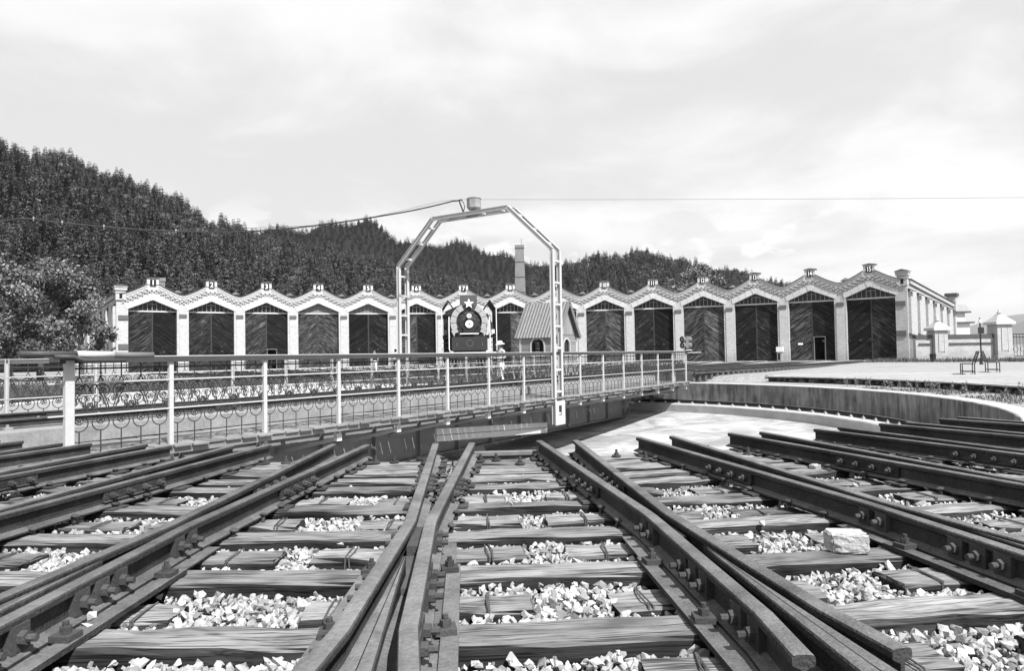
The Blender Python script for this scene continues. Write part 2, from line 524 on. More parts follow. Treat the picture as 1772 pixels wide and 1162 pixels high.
def tag(o, label=None, cat=None, group=None, kind=None):
    if label: o['label'] = label
    if cat: o['category'] = cat
    if group: o['group'] = group
    if kind: o['kind'] = kind
    return o


def bevel_me(me, w, seg=1):
    bm = bmesh.new(); bm.from_mesh(me)
    bmesh.ops.bevel(bm, geom=list(bm.edges), offset=w, segments=seg, affect='EDGES', profile=0.6)
    bm.to_mesh(me); bm.free(); me.update()
    return me


OX, OY = -1.061, 21.453


def polar(r, deg, z=0.0):
    """point r metres from the pit centre, deg clockwise from the view direction"""
    return (OX + r * math.sin(R(deg)), OY + r * math.cos(R(deg)), z)

# ================================================================== the ground and the pit


def sstep(x, a, b):
    t = min(1.0, max(0.0, (x - a) / (b - a)))
    return t * t * (3 - 2 * t)


def left_up(deg):
    """the bank and wall stand higher on the left of the pit"""
    deg = deg % 360
    return sstep(deg, 190, 200) * (1 - sstep(deg, 318, 346))


def ground_z(r, deg):
    a = abs((deg - 180 + 180) % 360 - 180)            # angle away from the near side
    fr = 1 - sstep(a, 44, 54)
    pf = sstep(deg, 47, 50) * (1 - sstep(deg, 140, 146))      # the platform side stays low
    lf = left_up(deg)
    side = -0.28 + 0.25 * (sstep(r, 15.4, 17.0) * (1 - pf) + sstep(r, 16.9, 18.0) * pf)
    side = side * (1 - lf) + (-0.05) * lf
    return side * (1 - fr) + 0.02 * fr


def build_ground():
    rs = [13.98, 14.4, 14.9, 15.4, 15.8, 16.2, 16.6, 17.0, 18, 19.5, 22, 26, 32, 40, 52, 66, 80, 96, 110, 150, 300, 900, 2500, 6000, 9500]
    n = 180
    V, F = [], []
    for r in rs:
        for j in range(n):
            d = j * 360 / n
            z = ground_z(r, d)
            if r > 17.5: z += rng.normal(0, 0.012)
            x, y, _ = polar(r, d)
            V.append((x, y, z))
    for i in range(len(rs) - 1):
        for j in range(n):
            F.append((i * n + j, (i + 1) * n + j, (i + 1) * n + (j + 1) % n, i * n + (j + 1) % n)[::-1])
    me = bpy.data.meshes.new('ground'); me.from_pydata(V, [], F); me.materials.append(MATS['gravel']); me.update()
    tag(link('ground', me), kind='structure')


def ring(name, prof, material, parent=None, n=160, a0=0.0, a1=360.0, smooth=False, jitter=0.0, lift=0.0):
    """profile (r, z) swept round the pit centre"""
    mb = MB()
    full = abs(a1 - a0 - 360) < 1e-6
    m = n if full else n + 1
    k = len(prof)
    for j in range(m):
        d = a0 + (a1 - a0) * j / n
        for r, z in prof:
            t = R(d)
            jj = rng.normal(0, jitter) if jitter else 0
            zz = z + jj * 0.5 + (lift * left_up(d) if z > -0.6 else 0)
            mb.v.append(((r + jj) * math.sin(t), (r + jj) * math.cos(t), zz))
    for j in range(n):
        b0, b1 = j * k, ((j + 1) % m) * k
        for i in range(k - 1):
            mb.face(b0 + i, b0 + i + 1, b1 + i + 1, b1 + i)
    o = mb.build(name, material, parent, smooth)
    if parent is None: o.location = (OX, OY, 0)
    return o


def build_pit():
    pit = empty('pit_wall', (OX, OY, 0))
    tag(pit, 'curved streaked concrete wall lining the round turntable pit', 'pit wall')
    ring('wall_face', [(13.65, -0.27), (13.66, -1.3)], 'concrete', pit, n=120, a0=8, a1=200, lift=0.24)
    ring('wall_face', [(13.65, -0.27), (13.66, -1.3)], 'concrete_sunlit', pit, n=100, a0=200, a1=368, lift=0.24)['label'] = 'pale sunlit side of the pit wall'  # brighter copy of the wall concrete: sunlight put into the colour
    ring('cap', [(13.67, -0.29), (13.645, -0.265), (13.67, -0.24), (14.15, -0.245), (14.17, -0.4)], 'concrete_cap', pit, n=200, jitter=0.004, lift=0.24)
    ring('ledge', [(13.7, -1.13), (12.38, -1.135), (12.35, -1.17), (12.34, -1.75)], 'concrete_cap', pit, n=200, jitter=0.006)
    # the rail the bridge ends roll on
    rr = empty('ring_rail', (OX, OY, -1.13))
    tag(rr, 'dark circular rail on the ledge at the foot of the pit wall', 'rail')
    P = [(12.83, 0.0), (12.83, 0.012), (12.885, 0.03), (12.89, 0.11), (12.865, 0.12), (12.865, 0.15), (12.875, 0.156), (12.925, 0.156), (12.935, 0.15), (12.935, 0.12), (12.91, 0.11), (12.915, 0.03), (12.97, 0.012), (12.97, 0)]
    ring('rail', P[::-1], 'rail_steel', rr, n=220)
    cl = MB(); cl.box(-0.05, 0.05, -0.04, 0.04, 0, 0.05); cl.cyl((0, 0, 0.04), (0, 0, 0.10), 0.016, 6)
    cm = cl.mesh('rail_clip', 'concrete_cap')
    for j in range(120):
        for r in (12.79,):
            d = j * 3.0
            o = link('rail_clip', cm, rr)
            o.location = (r * math.sin(R(d)), r * math.cos(R(d)), 0)
            o.rotation_euler = (0, 0, -R(d))
    # dished floor with a few expansion joints
    rs = [0.0, 1.5, 3.5, 5.5, 7.5, 9.5, 11, 12.42]
    mb = MB()
    n = 120
    for r in rs:
        for j in range(n):
            t = 2 * math.pi * j / n
            z = -2.1 + 0.62 * (r / 12.4) ** 1.5
            mb.v.append((r * math.sin(t), r * math.cos(t), z))
    for i in range(len(rs) - 1):
        for j in range(n):
            mb.face(i * n + j, i * n + (j + 1) % n, (i + 1) * n + (j + 1) % n, (i + 1) * n + j)
    mb.f = [f[::-1] for f in mb.f]
    o = mb.build('pit_floor', 'pit_floor'); o.location = (OX, OY, 0)
    tag(o, kind='structure')
    pv = MB(); pv.lathe([(1.3, -2.3), (1.25, -1.95), (0.8, -1.9), (0.7, -1.55), (0.0, -1.55)], 24)
    pv.cyl((0, 0, -1.56), (0, 0, -0.95), 0.4, 20)
    q = pv.build('pivot_pedestal', 'concrete_cap'); q.location = (OX - 0.63, OY + 0.41, 0)
    tag(q, 'concrete pivot pedestal under the middle of the bridge', 'pedestal')


build_ground()
build_pit()

# ================================================================== hills
CAMX = lambda px, y: (px - 886) / 1180.6 * y


def hill(name, prof, d0, d1, material, back=1.6, n_r=14, az=None):
    """prof: (azimuth deg, ridge height m); slope climbs from d0 to d1 metres out"""
    azs = np.linspace(prof[0][0], prof[-1][0], 110)
    hs = np.interp(azs, [p[0] for p in prof], [p[1] for p in prof])
    mb = MB()
    stations = [i / n_r for i in range(n_r + 1)] + [1.25, 1.6, 2.2]
    for t in stations:
        for a, h in zip(azs, hs):
            d = d0 + (d1 - d0) * t
            if t <= 1: z = h * (0.25 * t + 0.75 * sstep(t, -0.1, 1.05)) - 1.0 * (1 - t)
            else: z = h * max(0, 1 - (t - 1) * 0.8)
            z += 0.03 * h * math.sin(a * 1.7 + t * 9) * t * (1 if t <= 1 else 0)
            mb.v.append((d * math.sin(R(a)), d * math.cos(R(a)), z))
    n = len(azs)
    for i in range(len(stations) - 1):
        for j in range(n - 1):
            mb.face(i * n + j, i * n + j + 1, (i + 1) * n + j + 1, (i + 1) * n + j)
    mb.f = [f[::-1] for f in mb.f]
    o = mb.build(name, material, None, True)
    tag(o, kind='structure')
    return o, azs, hs, stations


def az_of(px): return math.degrees(math.atan((px - 886) / 1180.6))


def ridge(pts, d, tree):
    """(px, py) points of a skyline turned into azimuth and height for a ridge at distance d"""
    out = []
    for px, py in pts:
        a = az_of(px)
        yd = d * math.cos(R(a))
        hz = 612 - 0.0171 * (px - 886)
        out.append((a, max(1.0, (hz - py) / 1180.6 * yd + CZ - tree)))
    return out


H_NEAR = ridge([(-900, 330), (-500, 270), (-200, 235), (0, 238), (60, 240), (150, 264), (200, 288), (270, 308), (310, 335), (360, 362), (420, 382), (480, 402), (540, 408),
                (640, 432), (690, 446), (760, 462), (900, 478), (1000, 498), (1100, 520), (1250, 560), (1400, 598)], 300, 11)
H_BACK = ridge([(200, 420), (400, 400), (440, 392), (540, 390), (570, 384), (600, 377), (640, 377), (665, 390), (690, 408), (730, 420), (790, 414), (830, 425), (880, 440),
                (960, 458), (1040, 480), (1200, 520), (1400, 590)], 640, 5)
H_RIGHT = ridge([(860, 520), (930, 470), (1000, 452), (1060, 441), (1110, 436), (1150, 442), (1200, 456), (1250, 466), (1300, 474), (1340, 487), (1400, 503), (1470, 520), (1560, 560), (1700, 605)], 420, 6)
H_FAR = ridge([(1500, 600), (1600, 590), (1690, 560), (1740, 549), (1772, 544), (1840, 540), (1950, 550), (2100, 545), (2300, 570), (2600, 600)], 7500, 0)
H_FAR2 = ridge([(1500, 604), (1650, 590), (1730, 572), (1772, 556), (1850, 548), (2000, 560), (2200, 590)], 5500, 0)
HILLS = {
    'near': hill('wooded_hill', H_NEAR, 104, 300, 'forest_floor'),
    'back': hill('wooded_hill', H_BACK, 360, 640, 'forest_floor'),
    'right': hill('wooded_hill', H_RIGHT, 160, 420, 'forest_floor'),
    'far': hill('far_hill', H_FAR, 6200, 7500, 'far_hill'),
    'far2': hill('far_hill', H_FAR2, 4600, 5500, 'far_hill'),
}
HDEF = {'near': (H_NEAR, 104, 300), 'back': (H_BACK, 360, 640), 'right': (H_RIGHT, 160, 420)}


def hill_z(key, a, d):
    prof, d0, d1 = HDEF[key]
    h = float(np.interp(a, [p[0] for p in prof], [p[1] for p in prof]))
    t = (d - d0) / (d1 - d0)
    z = h * (0.25 * t + 0.75 * sstep(t, -0.1, 1.05)) - 1.0 * (1 - t) if t <= 1 else h * max(0, 1 - (t - 1) * 0.8)
    return z + 0.03 * h * math.sin(a * 1.7 + t * 9) * t * (1 if t <= 1 else 0), t
# ================================================================== roundhouse
RB, B0, AB = 54.338, 1.008, 5.48
HW = RB * math.tan(R(AB / 2))          # half bay width 2.6
house = empty('roundhouse', (OX, OY, 0))
tag(house, 'long curved pale brick engine shed with fifteen numbered gabled doorways', 'engine shed')
OW, ZS, ZA, ZD = 2.08, 6.02, 6.92, 5.78       # opening half width, arch spring, apex, door top
ZV, ZB = 7.42, 8.38                           # valley, block foot


RECESSED = ('lintel', 'fanlight_glass', 'fanlight_boarding', 'door_leaf', 'door_irons', 'wicket_frame', 'notice_plate')


def bay_obj(name, me, k, parent=None, smooth=False):
    """place bay-local geometry: x right, y outwards, origin at the bay's front face"""
    t = R(B0 + k * AB)
    o = link(name, me, parent or house)
    if parent is None:
        rb = RB + (0.17 if name in RECESSED else 0.0)
        o.location = (rb * math.sin(t), rb * math.cos(t), 0)
        o.rotation_euler = (0, 0, -t)
    return o


def top_z(x):
    a = abs(x)
    if a >= 2.5: return ZV
    return ZV + ((2.5 - a) / 2.0) ** 1.28 * (ZB - ZV) if a > 0.5 else ZB + 0.1


def arch_z(x):
    return ZA - (ZA - ZS) * abs(x) / OW


def bay_wall_mesh(x0=-HW, x1=HW):
    mb = MB()
    T = 0.62
    # piers
    mb.box(x0, -OW, 0, T, -0.3, ZS)
    mb.box(OW, x1, 0, T, -0.3, ZS)
    xs = sorted(set([x0, -2.5, -2.3, -OW, -1.7, -1.2, -0.5, 0.0, 0.5, 1.2, 1.7, OW, 2.3, 2.5, x1]))
    for a, b in zip(xs[:-1], xs[1:]):
        lo = lambda x: ZS if abs(x) >= OW - 1e-6 else arch_z(x)
        za, zb = top_z(a), top_z(b)
        if abs((a + b) / 2) < 0.5: za = zb = ZB + 0.1
        mb.prism([(a, lo(a)), (b, lo(b)), (b, zb), (a, za)], 0.0, T)
    return mb


def band(mb, dz0, dz1, y0, y1, side, x0=-HW, x1=HW):
    for a, b in [(a_, b_) for a_, b_ in zip([x0, -2.5, -2.3, -2.08, -1.7, -1.2], [-2.5, -2.3, -2.08, -1.7, -1.2, -0.5])] if side < 0 else [(a_, b_) for a_, b_ in zip([0.5, 1.2, 1.7, 2.08, 2.3, 2.5], [1.2, 1.7, 2.08, 2.3, 2.5, x1])]:
        za, zb = (top_z(a) if abs(a) > 0.5 else ZB, top_z(b) if abs(b) > 0.5 else ZB)
        mb.prism([(a, za + dz0), (b, zb + dz0), (b, zb + dz1), (a, za + dz1)], y0, y1)


wall_me = bay_wall_mesh().mesh('wall_bay', 'brick')
wall_l = bay_wall_mesh(-3.05, HW).mesh('wall_bay', 'brick')
wall_r = bay_wall_mesh(-HW, 3.05).mesh('wall_bay', 'brick_end')
BANDS = []
for nm, args, m in (('coping', (0.0, 0.07, -0.20, 0.66), 'coping'), ('cornice', (-0.20, 0.0, -0.13, 0.0), 'stone_trim'), ('cornice_fillet', (-0.40, -0.24, -0.07, 0.0), 'stone_trim')):
    for side in (-1, 1):
        _c = MB(); band(_c, *args, side); BANDS.append((nm, _c.mesh(nm, m)))
_d = MB()
nd = 26
for i in range(nd):
    x = -HW + (i + 0.5) * 2 * HW / nd
    tz = ZB if abs(x) <= 0.5 else top_z(x)
    for row in range(3):
        if (i + row) % 2 == 0: _d.box(x - 0.08, x + 0.08, -0.17 + row * 0.03, 0, tz - 0.54 - row * 0.15, tz - 0.43 - row * 0.15)
dent_me = _d.mesh('dentil_course', 'brick')
_b = MB(); _b.box(-0.5, 0.5, -0.06, 0.62, ZB, 8.95)
block_me = _b.mesh('number_block', 'stone_trim')
_b = MB(); _b.box(-0.58, 0.58, -0.14, 0.68, 8.95, 9.0); _b.prism([(-0.5, 9.0), (0.5, 9.0), (0, 9.09)], -0.1, 0.64)
blockcap_me = _b.mesh('block_cap', 'coping')
_b = MB(); _b.box(-0.26, 0.26, -0.085, -0.055, 8.24, 8.84); plaque_me = _b.mesh('plaque', 'plaque')
_b = MB(); _b.box(-OW - 0.02, OW + 0.02, 0.22, 0.40, ZD, ZD + 0.13); lintel_me = _b.mesh('lintel', 'stone_trim')
_b = MB(); _b.prism([(-OW, ZD + 0.12), (OW, ZD + 0.12), (OW, ZS), (0, ZA), (-OW, ZS)], 0.36, 0.40); pane_me = _b.mesh('fanlight_glass', 'glass_dark')
_b = MB(); _b.prism([(-OW, ZD + 0.12), (OW, ZD + 0.12), (OW, ZS), (0, ZA), (-OW, ZS)], 0.30, 0.34); board_me = _b.mesh('fanlight_boarding', 'board_grey')
MULL = [MB().box(x - 0.028, x + 0.028, 0.28, 0.34, ZD + 0.13, arch_z(x) - 0.02).mesh('mullion', 'plate_grey') for x in np.arange(-1.6, 1.61, 0.4)]
MULL.append(MB().box(-0.42, 0.42, 0.265, 0.279, 6.52, 6.58).mesh('transom', 'plate_grey'))


def leaf_mesh(x0, x1, hole=None):
    mb = MB()
    if hole:
        hx0, hx1, hz = hole
        mb.box(x0, hx0, 0.26, 0.34, 0.06, ZD); mb.box(hx1, x1, 0.26, 0.34, 0.06, ZD); mb.box(hx0, hx1, 0.26, 0.34, hz, ZD)
    else:
        mb.box(x0, x1, 0.26, 0.34, 0.06, ZD)
    return mb


leaf_l = leaf_mesh(-OW + 0.03, -0.03).mesh('door_leaf', 'door_wood')
leaf_r = leaf_mesh(0.03, OW - 0.03).mesh('door_leaf', 'door_wood')
leaf_r14 = leaf_mesh(0.03, OW - 0.03, (0.16, 1.14, 2.36)).mesh('door_leaf', 'door_wood')
leaf_r3 = leaf_mesh(0.03, OW - 0.03, (0.08, 0.98, 2.10)).mesh('door_leaf', 'door_wood')
_b = MB()
_b.box(-0.06, 0.06, 0.22, 0.27, 0.1, ZD)
for x in (-OW + 0.05, OW - 0.05, 0):
    for z in (1.95,): _b.box(x - 0.16, x + 0.16, 0.16, 0.27, z - 0.06, z + 0.06)
for x in (-1.0, 1.0): _b.cyl((x, 0.2, 1.95), (x, 0.27, 1.95), 0.12, 10)
iron_me = _b.mesh('door_irons', 'iron_ornament')
_b = MB(); _b.box(-OW, OW, 0.2, 0.34, -0.05, 0.06); sill_me = _b.mesh('door_sill', 'concrete_cap')
_b = MB(); _b.box(-0.34, 0.34, -0.14, 0.02, 5.22, 5.56); _b.prism([(-0.34, 5.56), (0.34, 5.56), (0.34, 5.58), (-0.34, 5.58)], -0.1, 0.02); strip_me = _b.mesh('pier_cap', 'stone_strip')
_b = MB(); _b.box(-0.33, 0.33, -0.09, 0.0, -0.1, 5.24); pier_me = _b.mesh('pier_face', 'brick')
# voussoirs of the flat pointed arch
VO = []
sl = math.atan2(ZA - ZS, OW)
for sx in (-1, 1):
    cuts = [0.22, 0.9, 1.55, OW + 0.16]
    for a, b in zip(cuts[:-1], cuts[1:]):
        g = 0.012
        a2, b2 = a + g, b - g
        th = 0.52
        pa, pb = (sx * a2, arch_z(a2)), (sx * b2, arch_z(b2))
        off = (sx * math.sin(sl) * th * 0.6, th)
        poly = [pa, pb, (pb[0] + off[0], pb[1] + off[1] - 0.0), (pa[0] + off[0], pa[1] + off[1])]
        if sx < 0: poly = poly[::-1]
        VO.append(MB().prism(poly, -0.035, 0.05).mesh('arch_stone', 'stone_trim'))
VO.append(MB().prism([(-0.19, arch_z(0.19)), (0, ZA), (0.19, arch_z(0.19)), (0.40, ZA + 0.50), (0, ZA + 0.62), (-0.40, ZA + 0.50)], -0.06, 0.05).mesh('keystone', 'stone_trim'))
# roof slopes run back 22 m
_b = MB()
kx = (RB + 22) / RB
for s in (-1, 1):
    v = [(0, 0.5, 8.25), (s * HW, 0.5, 7.3), (s * HW * kx, 22, 5.6), (0, 22, 6.6)]
    b = len(_b.v); _b.v += v; _b.v += [(x, y, z - 0.15) for x, y, z in v]
    q = (0, 1, 2, 3) if s < 0 else (3, 2, 1, 0)
    _b.face(*[b + i for i in q]); _b.face(*[b + 4 + i for i in q[::-1]])
    for i in range(4): _b.face(b + i, b + (i + 1) % 4, b + 4 + (i + 1) % 4, b + 4 + i)
roof_me = _b.mesh('roof', 'roof_metal')
_b = MB(); _b.prism([(-HW * kx, -0.3), (HW * kx, -0.3), (HW * kx, 5.5), (0, 6.5), (-HW * kx, 5.5)], 21.6, 22.0); back_me = _b.mesh('back_wall', 'brick_end')
_b = MB(); _b.cyl((0, 3.0, 7.0), (0, 3.0, 7.95), 0.22, 10); _b.tube([(0, 3.0, 7.9), (0, 3.0, 8.2)], 0.5, 12, True, [0.52, 0.05]); vent_me = _b.mesh('roof_vent', 'roof_metal')


def text_mesh(s, size):
    cu = bpy.data.curves.new('digits', 'FONT')
    cu.body = s; cu.size = size; cu.align_x = 'CENTER'; cu.align_y = 'CENTER'; cu.extrude = 0.012; cu.offset = 0.007
    cu.resolution_u = 3
    cu.space_character = 0.92
    ob = bpy.data.objects.new('digits_tmp', cu)
    col.objects.link(ob)
    dg = bpy.context.evaluated_depsgraph_get()
    me = bpy.data.meshes.new_from_object(ob.evaluated_get(dg))
    bpy.data.objects.remove(ob); bpy.data.curves.remove(cu)
    me.transform(Matrix.Rotation(R(90), 4, 'X'))
    me.materials.clear(); me.materials.append(MATS['digit'])
    me.name = 'digits'
    return me


for i in range(15):
    k = i - 7
    w = wall_l if k == -7 else wall_r if k == 7 else wall_me
    wo = bay_obj('wall_bay', w, k)
    for nm, m_ in BANDS: bay_obj(nm, m_, k)
    tag(bay_obj('dentil_course', dent_me, k), kind='stuff')
    nb = bay_obj('number_block', block_me, k)
    link('block_cap', blockcap_me, nb); link('plaque', plaque_me, nb)
    dg_ = link('number', text_mesh(str(i + 1), 0.66), nb)
    dg_.location = (0.0, -0.09, 8.54)
    dg_.scale = (1.0 if i < 9 else 0.68, 1, 1)
    dg_['label'] = 'white number %d on its black plaque' % (i + 1)
    bay_obj('lintel', lintel_me, k)
    if i in (3, 4):
        bay_obj('fanlight_boarding', board_me, k)['label'] = 'grey boarded fanlight'
    gl = bay_obj('fanlight_glass', pane_me, k)
    for m_ in MULL: link(m_.name.split('.')[0], m_, gl)
    bay_obj('door_leaf', leaf_l, k)
    bay_obj('door_leaf', leaf_r14 if i == 13 else leaf_r3 if i == 2 else leaf_r, k)
    bay_obj('door_irons', iron_me, k); bay_obj('door_sill', sill_me, k)
    for v in VO: bay_obj(v.name.split('.')[0], v, k)
    bay_obj('roof', roof_me, k); bay_obj('back_wall', back_me, k)
    if i < 14:
        bay_obj('pier_face', pier_me, k + 0.5); bay_obj('pier_cap', strip_me, k + 0.5); bay_obj('roof_vent', vent_me, k + 0.5)
# half-bay pieces sit on the chord corner: pull them to the facade line
for o in house.children:
    if o.name.split('.')[0] in ('pier_face', 'pier_cap', 'roof_vent'):
        t = -o.rotation_euler.z
        rr = RB / math.cos(R(AB / 2))
        o.location = (rr * math.sin(t), rr * math.cos(t), 0)
# wicket doors standing open
wk = MB(); wk.box(0, 0.95, -0.04, 0.0, 0.06, 2.3)
for z in (0.35, 0.95, 1.55): wk.box(0.15, 0.8, -0.05, 0.01, z, z + 0.4)
wo = bay_obj('wicket_door', wk.mesh('wicket_door', 'board_grey'), 6)
wo['label'] = 'pale wicket door standing open in the leaf of doorway 14'
t = R(B0 + 6 * AB); wo.location = Vector(wo.location) + Matrix.Rotation(-t, 3, 'Z') @ Vector((1.10, 0.53, 0)); wo.rotation_euler = (0, 0, -t + R(104))
for k, hx, hz in ((6, (0.10, 1.20), 2.4), (-5, (0.04, 1.04), 2.14)):
    fr = MB()
    fr.box(hx[0], hx[0] + 0.07, 0.21, 0.36, 0.06, hz); fr.box(hx[1] - 0.07, hx[1], 0.21, 0.36, 0.06, hz); fr.box(hx[0] + 0.07, hx[1] - 0.07, 0.21, 0.36, hz - 0.07, hz)
    bay_obj('wicket_frame', fr.mesh('wicket_frame', 'board_grey'), k)
sg = MB(); sg.box(-1.34, -0.90, 0.235, 0.262, 1.6, 1.8); bay_obj('notice_plate', sg.mesh('notice_plate', 'digit'), 6)
# end piers, corner turrets and end walls
for s, k in ((-1, -7), (1, 7)):
    m = 'brick' if s < 0 else 'brick_end'
    mb = MB(); a, b = (2.28, 3.1)
    x0, x1 = (s * a, s * b) if s > 0 else (s * b, s * a)
    mb.box(x0, x1, -0.14, 0.75, ZV - 0.6, 8.0)
    tur = bay_obj('corner_turret', mb.mesh('corner_turret', m), k)
    mb = MB(); mb.box(x0 - 0.10, x1 + 0.10, -0.24, 0.85, 7.72, 7.98); mb.box(x0 - 0.16, x1 + 0.16, -0.3, 0.9, 8.0, 8.12); mb.box(x0 - 0.07, x1 + 0.07, -0.20, 0.8, 7.46, 7.54)
    link('turret_cap', mb.mesh('turret_cap', m), tur)
    mb = MB(); mb.prism([(x0 - 0.2, 8.12), (x1 + 0.2, 8.12), ((x0 + x1) / 2, 8.3)], -0.34, 0.94); link('turret_top', mb.mesh('turret_top', 'coping'), tur)
    mb = MB(); xc = (x0 + x1) / 2; mb.box(xc - 0.12, xc + 0.12, -0.15, -0.1, 6.95, 7.4); link('turret_niche', mb.mesh('turret_niche', 'dark_interior'), tur)
    for z0, z1 in ((5.0, 5.4), (2.25, 2.72)):
        mb = MB(); xa, xb = (s * 2.1, s * 2.9) if s > 0 else (s * 2.9, s * 2.1)
        mb.box(xa, xb, -0.10, 0.02, z0, z1); bay_obj('stone_band', mb.mesh('stone_band', 'stone_strip'), k)
    # end wall, running outwards from the corner, local y outwards
    ew = MB(); L = 22
    sx = s * 3.05

    def W(u, out, z):   # u along the wall from the front, out = outwards from the building
        return (sx + s * (out + u * math.tan(R(AB / 2))), u, z)

    def wbox(mb, u0, u1, o0, o1, zl0, zh0, zl1, zh1):
        b = len(mb.v)
        for (u, zl, zh) in ((u0, zl0, zh0), (u1, zl1, zh1)):
            for o in (o0, o1):
                mb.v.append(W(u, o, zl)); mb.v.append(W(u, o, zh))
        fs = [(0, 1, 3, 2), (4, 6, 7, 5), (0, 4, 5, 1), (2, 3, 7, 6), (1, 5, 7, 3), (0, 2, 6, 4)]
        for f in fs: mb.face(*[b + i for i in (f if s > 0 else f[::-1])])
    wbox(ew, 0.3, L, -0.5, 0.0, -0.3, 6.95, -0.3, 5.6)
    eo = bay_obj('end_wall', ew.mesh('end_wall', m), k)
    par = MB(); wbox(par, 0.7, L + 0.2, -0.5, 0.16, 7.0, 7.35, 5.65, 6.0); link('parapet', par.mesh('parapet', m), eo)
    cp = MB(); wbox(cp, 0.65, L + 0.25, -0.55, 0.24, 7.36, 7.44, 6.01, 6.09); link('coping', cp.mesh('coping', 'coping'), eo)
    for j in range(7):
        u = 0.35 + j * (L - 0.9) / 6.0
        zt = 6.3 - u * 0.058
        pb = MB(); wbox(pb, u, u + 0.75, 0.0, 0.22, -0.3, zt, -0.3, zt)
        po = link('buttress', pb.mesh('buttress', m), eo)
        lb = MB(); wbox(lb, u - 0.05, u + 0.8, 0.0, 0.75, -0.3, 2.0, -0.3, 2.0); link('buttress_foot', lb.mesh('buttress_foot', m), po)
        for zz, o1, hh in ((zt, 0.5, 0.3), (2.0, 1.0, 0.5)):
            cpb = MB(); b = len(cpb.v)
            for u2 in (u - 0.12, u + 0.87):
                cpb.v += [W(u2, 0.0, zz + hh), W(u2, o1, zz + 0.02), W(u2, o1, zz - 0.06), W(u2, 0.0, zz + hh - 0.1)]
            cpb.face(0, 1, 2, 3); cpb.face(7, 6, 5, 4)
            for a2 in range(4): cpb.face(a2, 4 + a2, 4 + (a2 + 1) % 4, (a2 + 1) % 4)
            link('buttress_cap', cpb.mesh('buttress_cap', 'coping'), po)
    tb = MB(); wbox(tb, L - 0.6, L + 0.5, -0.6, 0.3, 5.0, 6.9, 5.0, 6.9); to = link('rear_turret', tb.mesh('rear_turret', m), eo)
    tb = MB(); wbox(tb, L - 0.75, L + 0.65, -0.75, 0.45, 6.9, 7.25, 6.9, 7.25); link('turret_top', tb.mesh('turret_top', 'coping'), to)

# smoke stack on the roof behind doorway 1, tall boiler chimney behind doorway 8
st = MB(); st.box(0.85, 1.45, 2.2, 2.8, 6.6, 8.95); st.box(0.79, 1.51, 2.14, 2.86, 8.95, 9.3)
bay_obj('smoke_stack', st.mesh('smoke_stack', 'chimney_brick'), -7)
ch = empty('boiler_chimney', (CAMX(901.5, 108), 108, -0.1))
tag(ch, 'tall square tapering brick chimney rising behind doorway 8', 'chimney')
hs = [0, 4, 8, 11, 13.4, 15.8, 18.0]
for i in range(6):
    a, b = 1.15 - 0.027 * hs[i], 1.15 - 0.027 * hs[i + 1]
    mb = MB()
    for z, w in ((hs[i], a), (hs[i + 1] - 0.06, b)):
        mb.v += [(-w, -w, z), (w, -w, z), (w, w, z), (-w, w, z)]
    for f in ((3, 2, 1, 0), (4, 5, 6, 7), (0, 1, 5, 4), (1, 2, 6, 5), (2, 3, 7, 6), (3, 0, 4, 7)): mb.face(*f)
    mb.build('shaft_stage', 'chimney_brick', ch)
    mb = MB(); mb.box(-b - 0.04, b + 0.04, -b - 0.04, b + 0.04, hs[i + 1] - 0.07, hs[i + 1] + 0.01); mb.build('iron_band', 'iron_ornament', ch)
mb = MB(); mb.box(-0.74, 0.74, -0.74, 0.74, 18.0, 18.5); mb.build('chimney_cap', 'chimney_brick', ch)
mb = MB(); mb.cyl((0.3, 0, 18.5), (0.3, 0, 19.6), 0.03, 5); mb.build('lightning_rod', 'iron', ch)
# ================================================================== turntable bridge
# local frame: x along the bridge (far end positive), y to the left, origin above the pit centre
bridge = empty('turntable_bridge', (OX, OY, 0), R(90 - 33.1))
bridge.rotation_euler = (0, 0.0030, R(90 - 33.1))
tag(bridge, 'steel turntable bridge with pale railings and a tall gantry across the pit', 'bridge')
YN, YF, YC = -2.25, 3.75, 0.75
SP = [-9.597 + 1.737 * i for i in range(-2, 14)]
S0, S1 = -13.2, 13.05


def part(name, mb, m, parent=bridge, smooth=False):
    return mb.build(name, m, parent, smooth)


def rail_profile(h=0.152, s=1.0):
    P = [(-0.066, 0), (-0.066, 0.011), (-0.012, 0.030), (-0.008, 0.045), (-0.008, 0.104), (-0.034, 0.117), (-0.0365, 0.121), (-0.0365, 0.142), (-0.032, 0.149), (-0.018, 0.152)]
    P = P + [(-x, z) for x, z in reversed(P)]
    return [(x * s, z * s) for x, z in P]


PROF = rail_profile()


def sweep(path, prof=PROF, z=0.0, clip=None):
    """rail along 2-D path [(x, y)...]; clip(i) -> (lo, hi) limits the section sideways"""
    mb = MB(); k = len(prof)
    n = len(path)
    for i, (x, y) in enumerate(path):
        a = path[max(i - 1, 0)]; b = path[min(i + 1, n - 1)]
        d = Vector((b[0] - a[0], b[1] - a[1])).normalized()
        nx, ny = d.y, -d.x
        m = 1.0
        if 0 < i < n - 1:
            d1 = Vector((x - a[0], y - a[1])).normalized()
            m = 1 / max(0.5, d.dot(d1))
        for px, pz in prof:
            q = px * m
            if clip:
                lo, hi = clip(i)
                q = min(max(q, lo), hi)
            mb.v.append((x + nx * q, y + ny * q, z + pz))
    for i in range(n - 1):
        for j in range(k):
            j2 = (j + 1) % k
            mb.face(i * k + j, i * k + j2, (i + 1) * k + j2, (i + 1) * k + j)
    mb.face(*[j for j in range(k)][::-1])
    mb.face(*[(n - 1) * k + j for j in range(k)])
    mb.f = [f[::-1] for f in mb.f]
    return mb


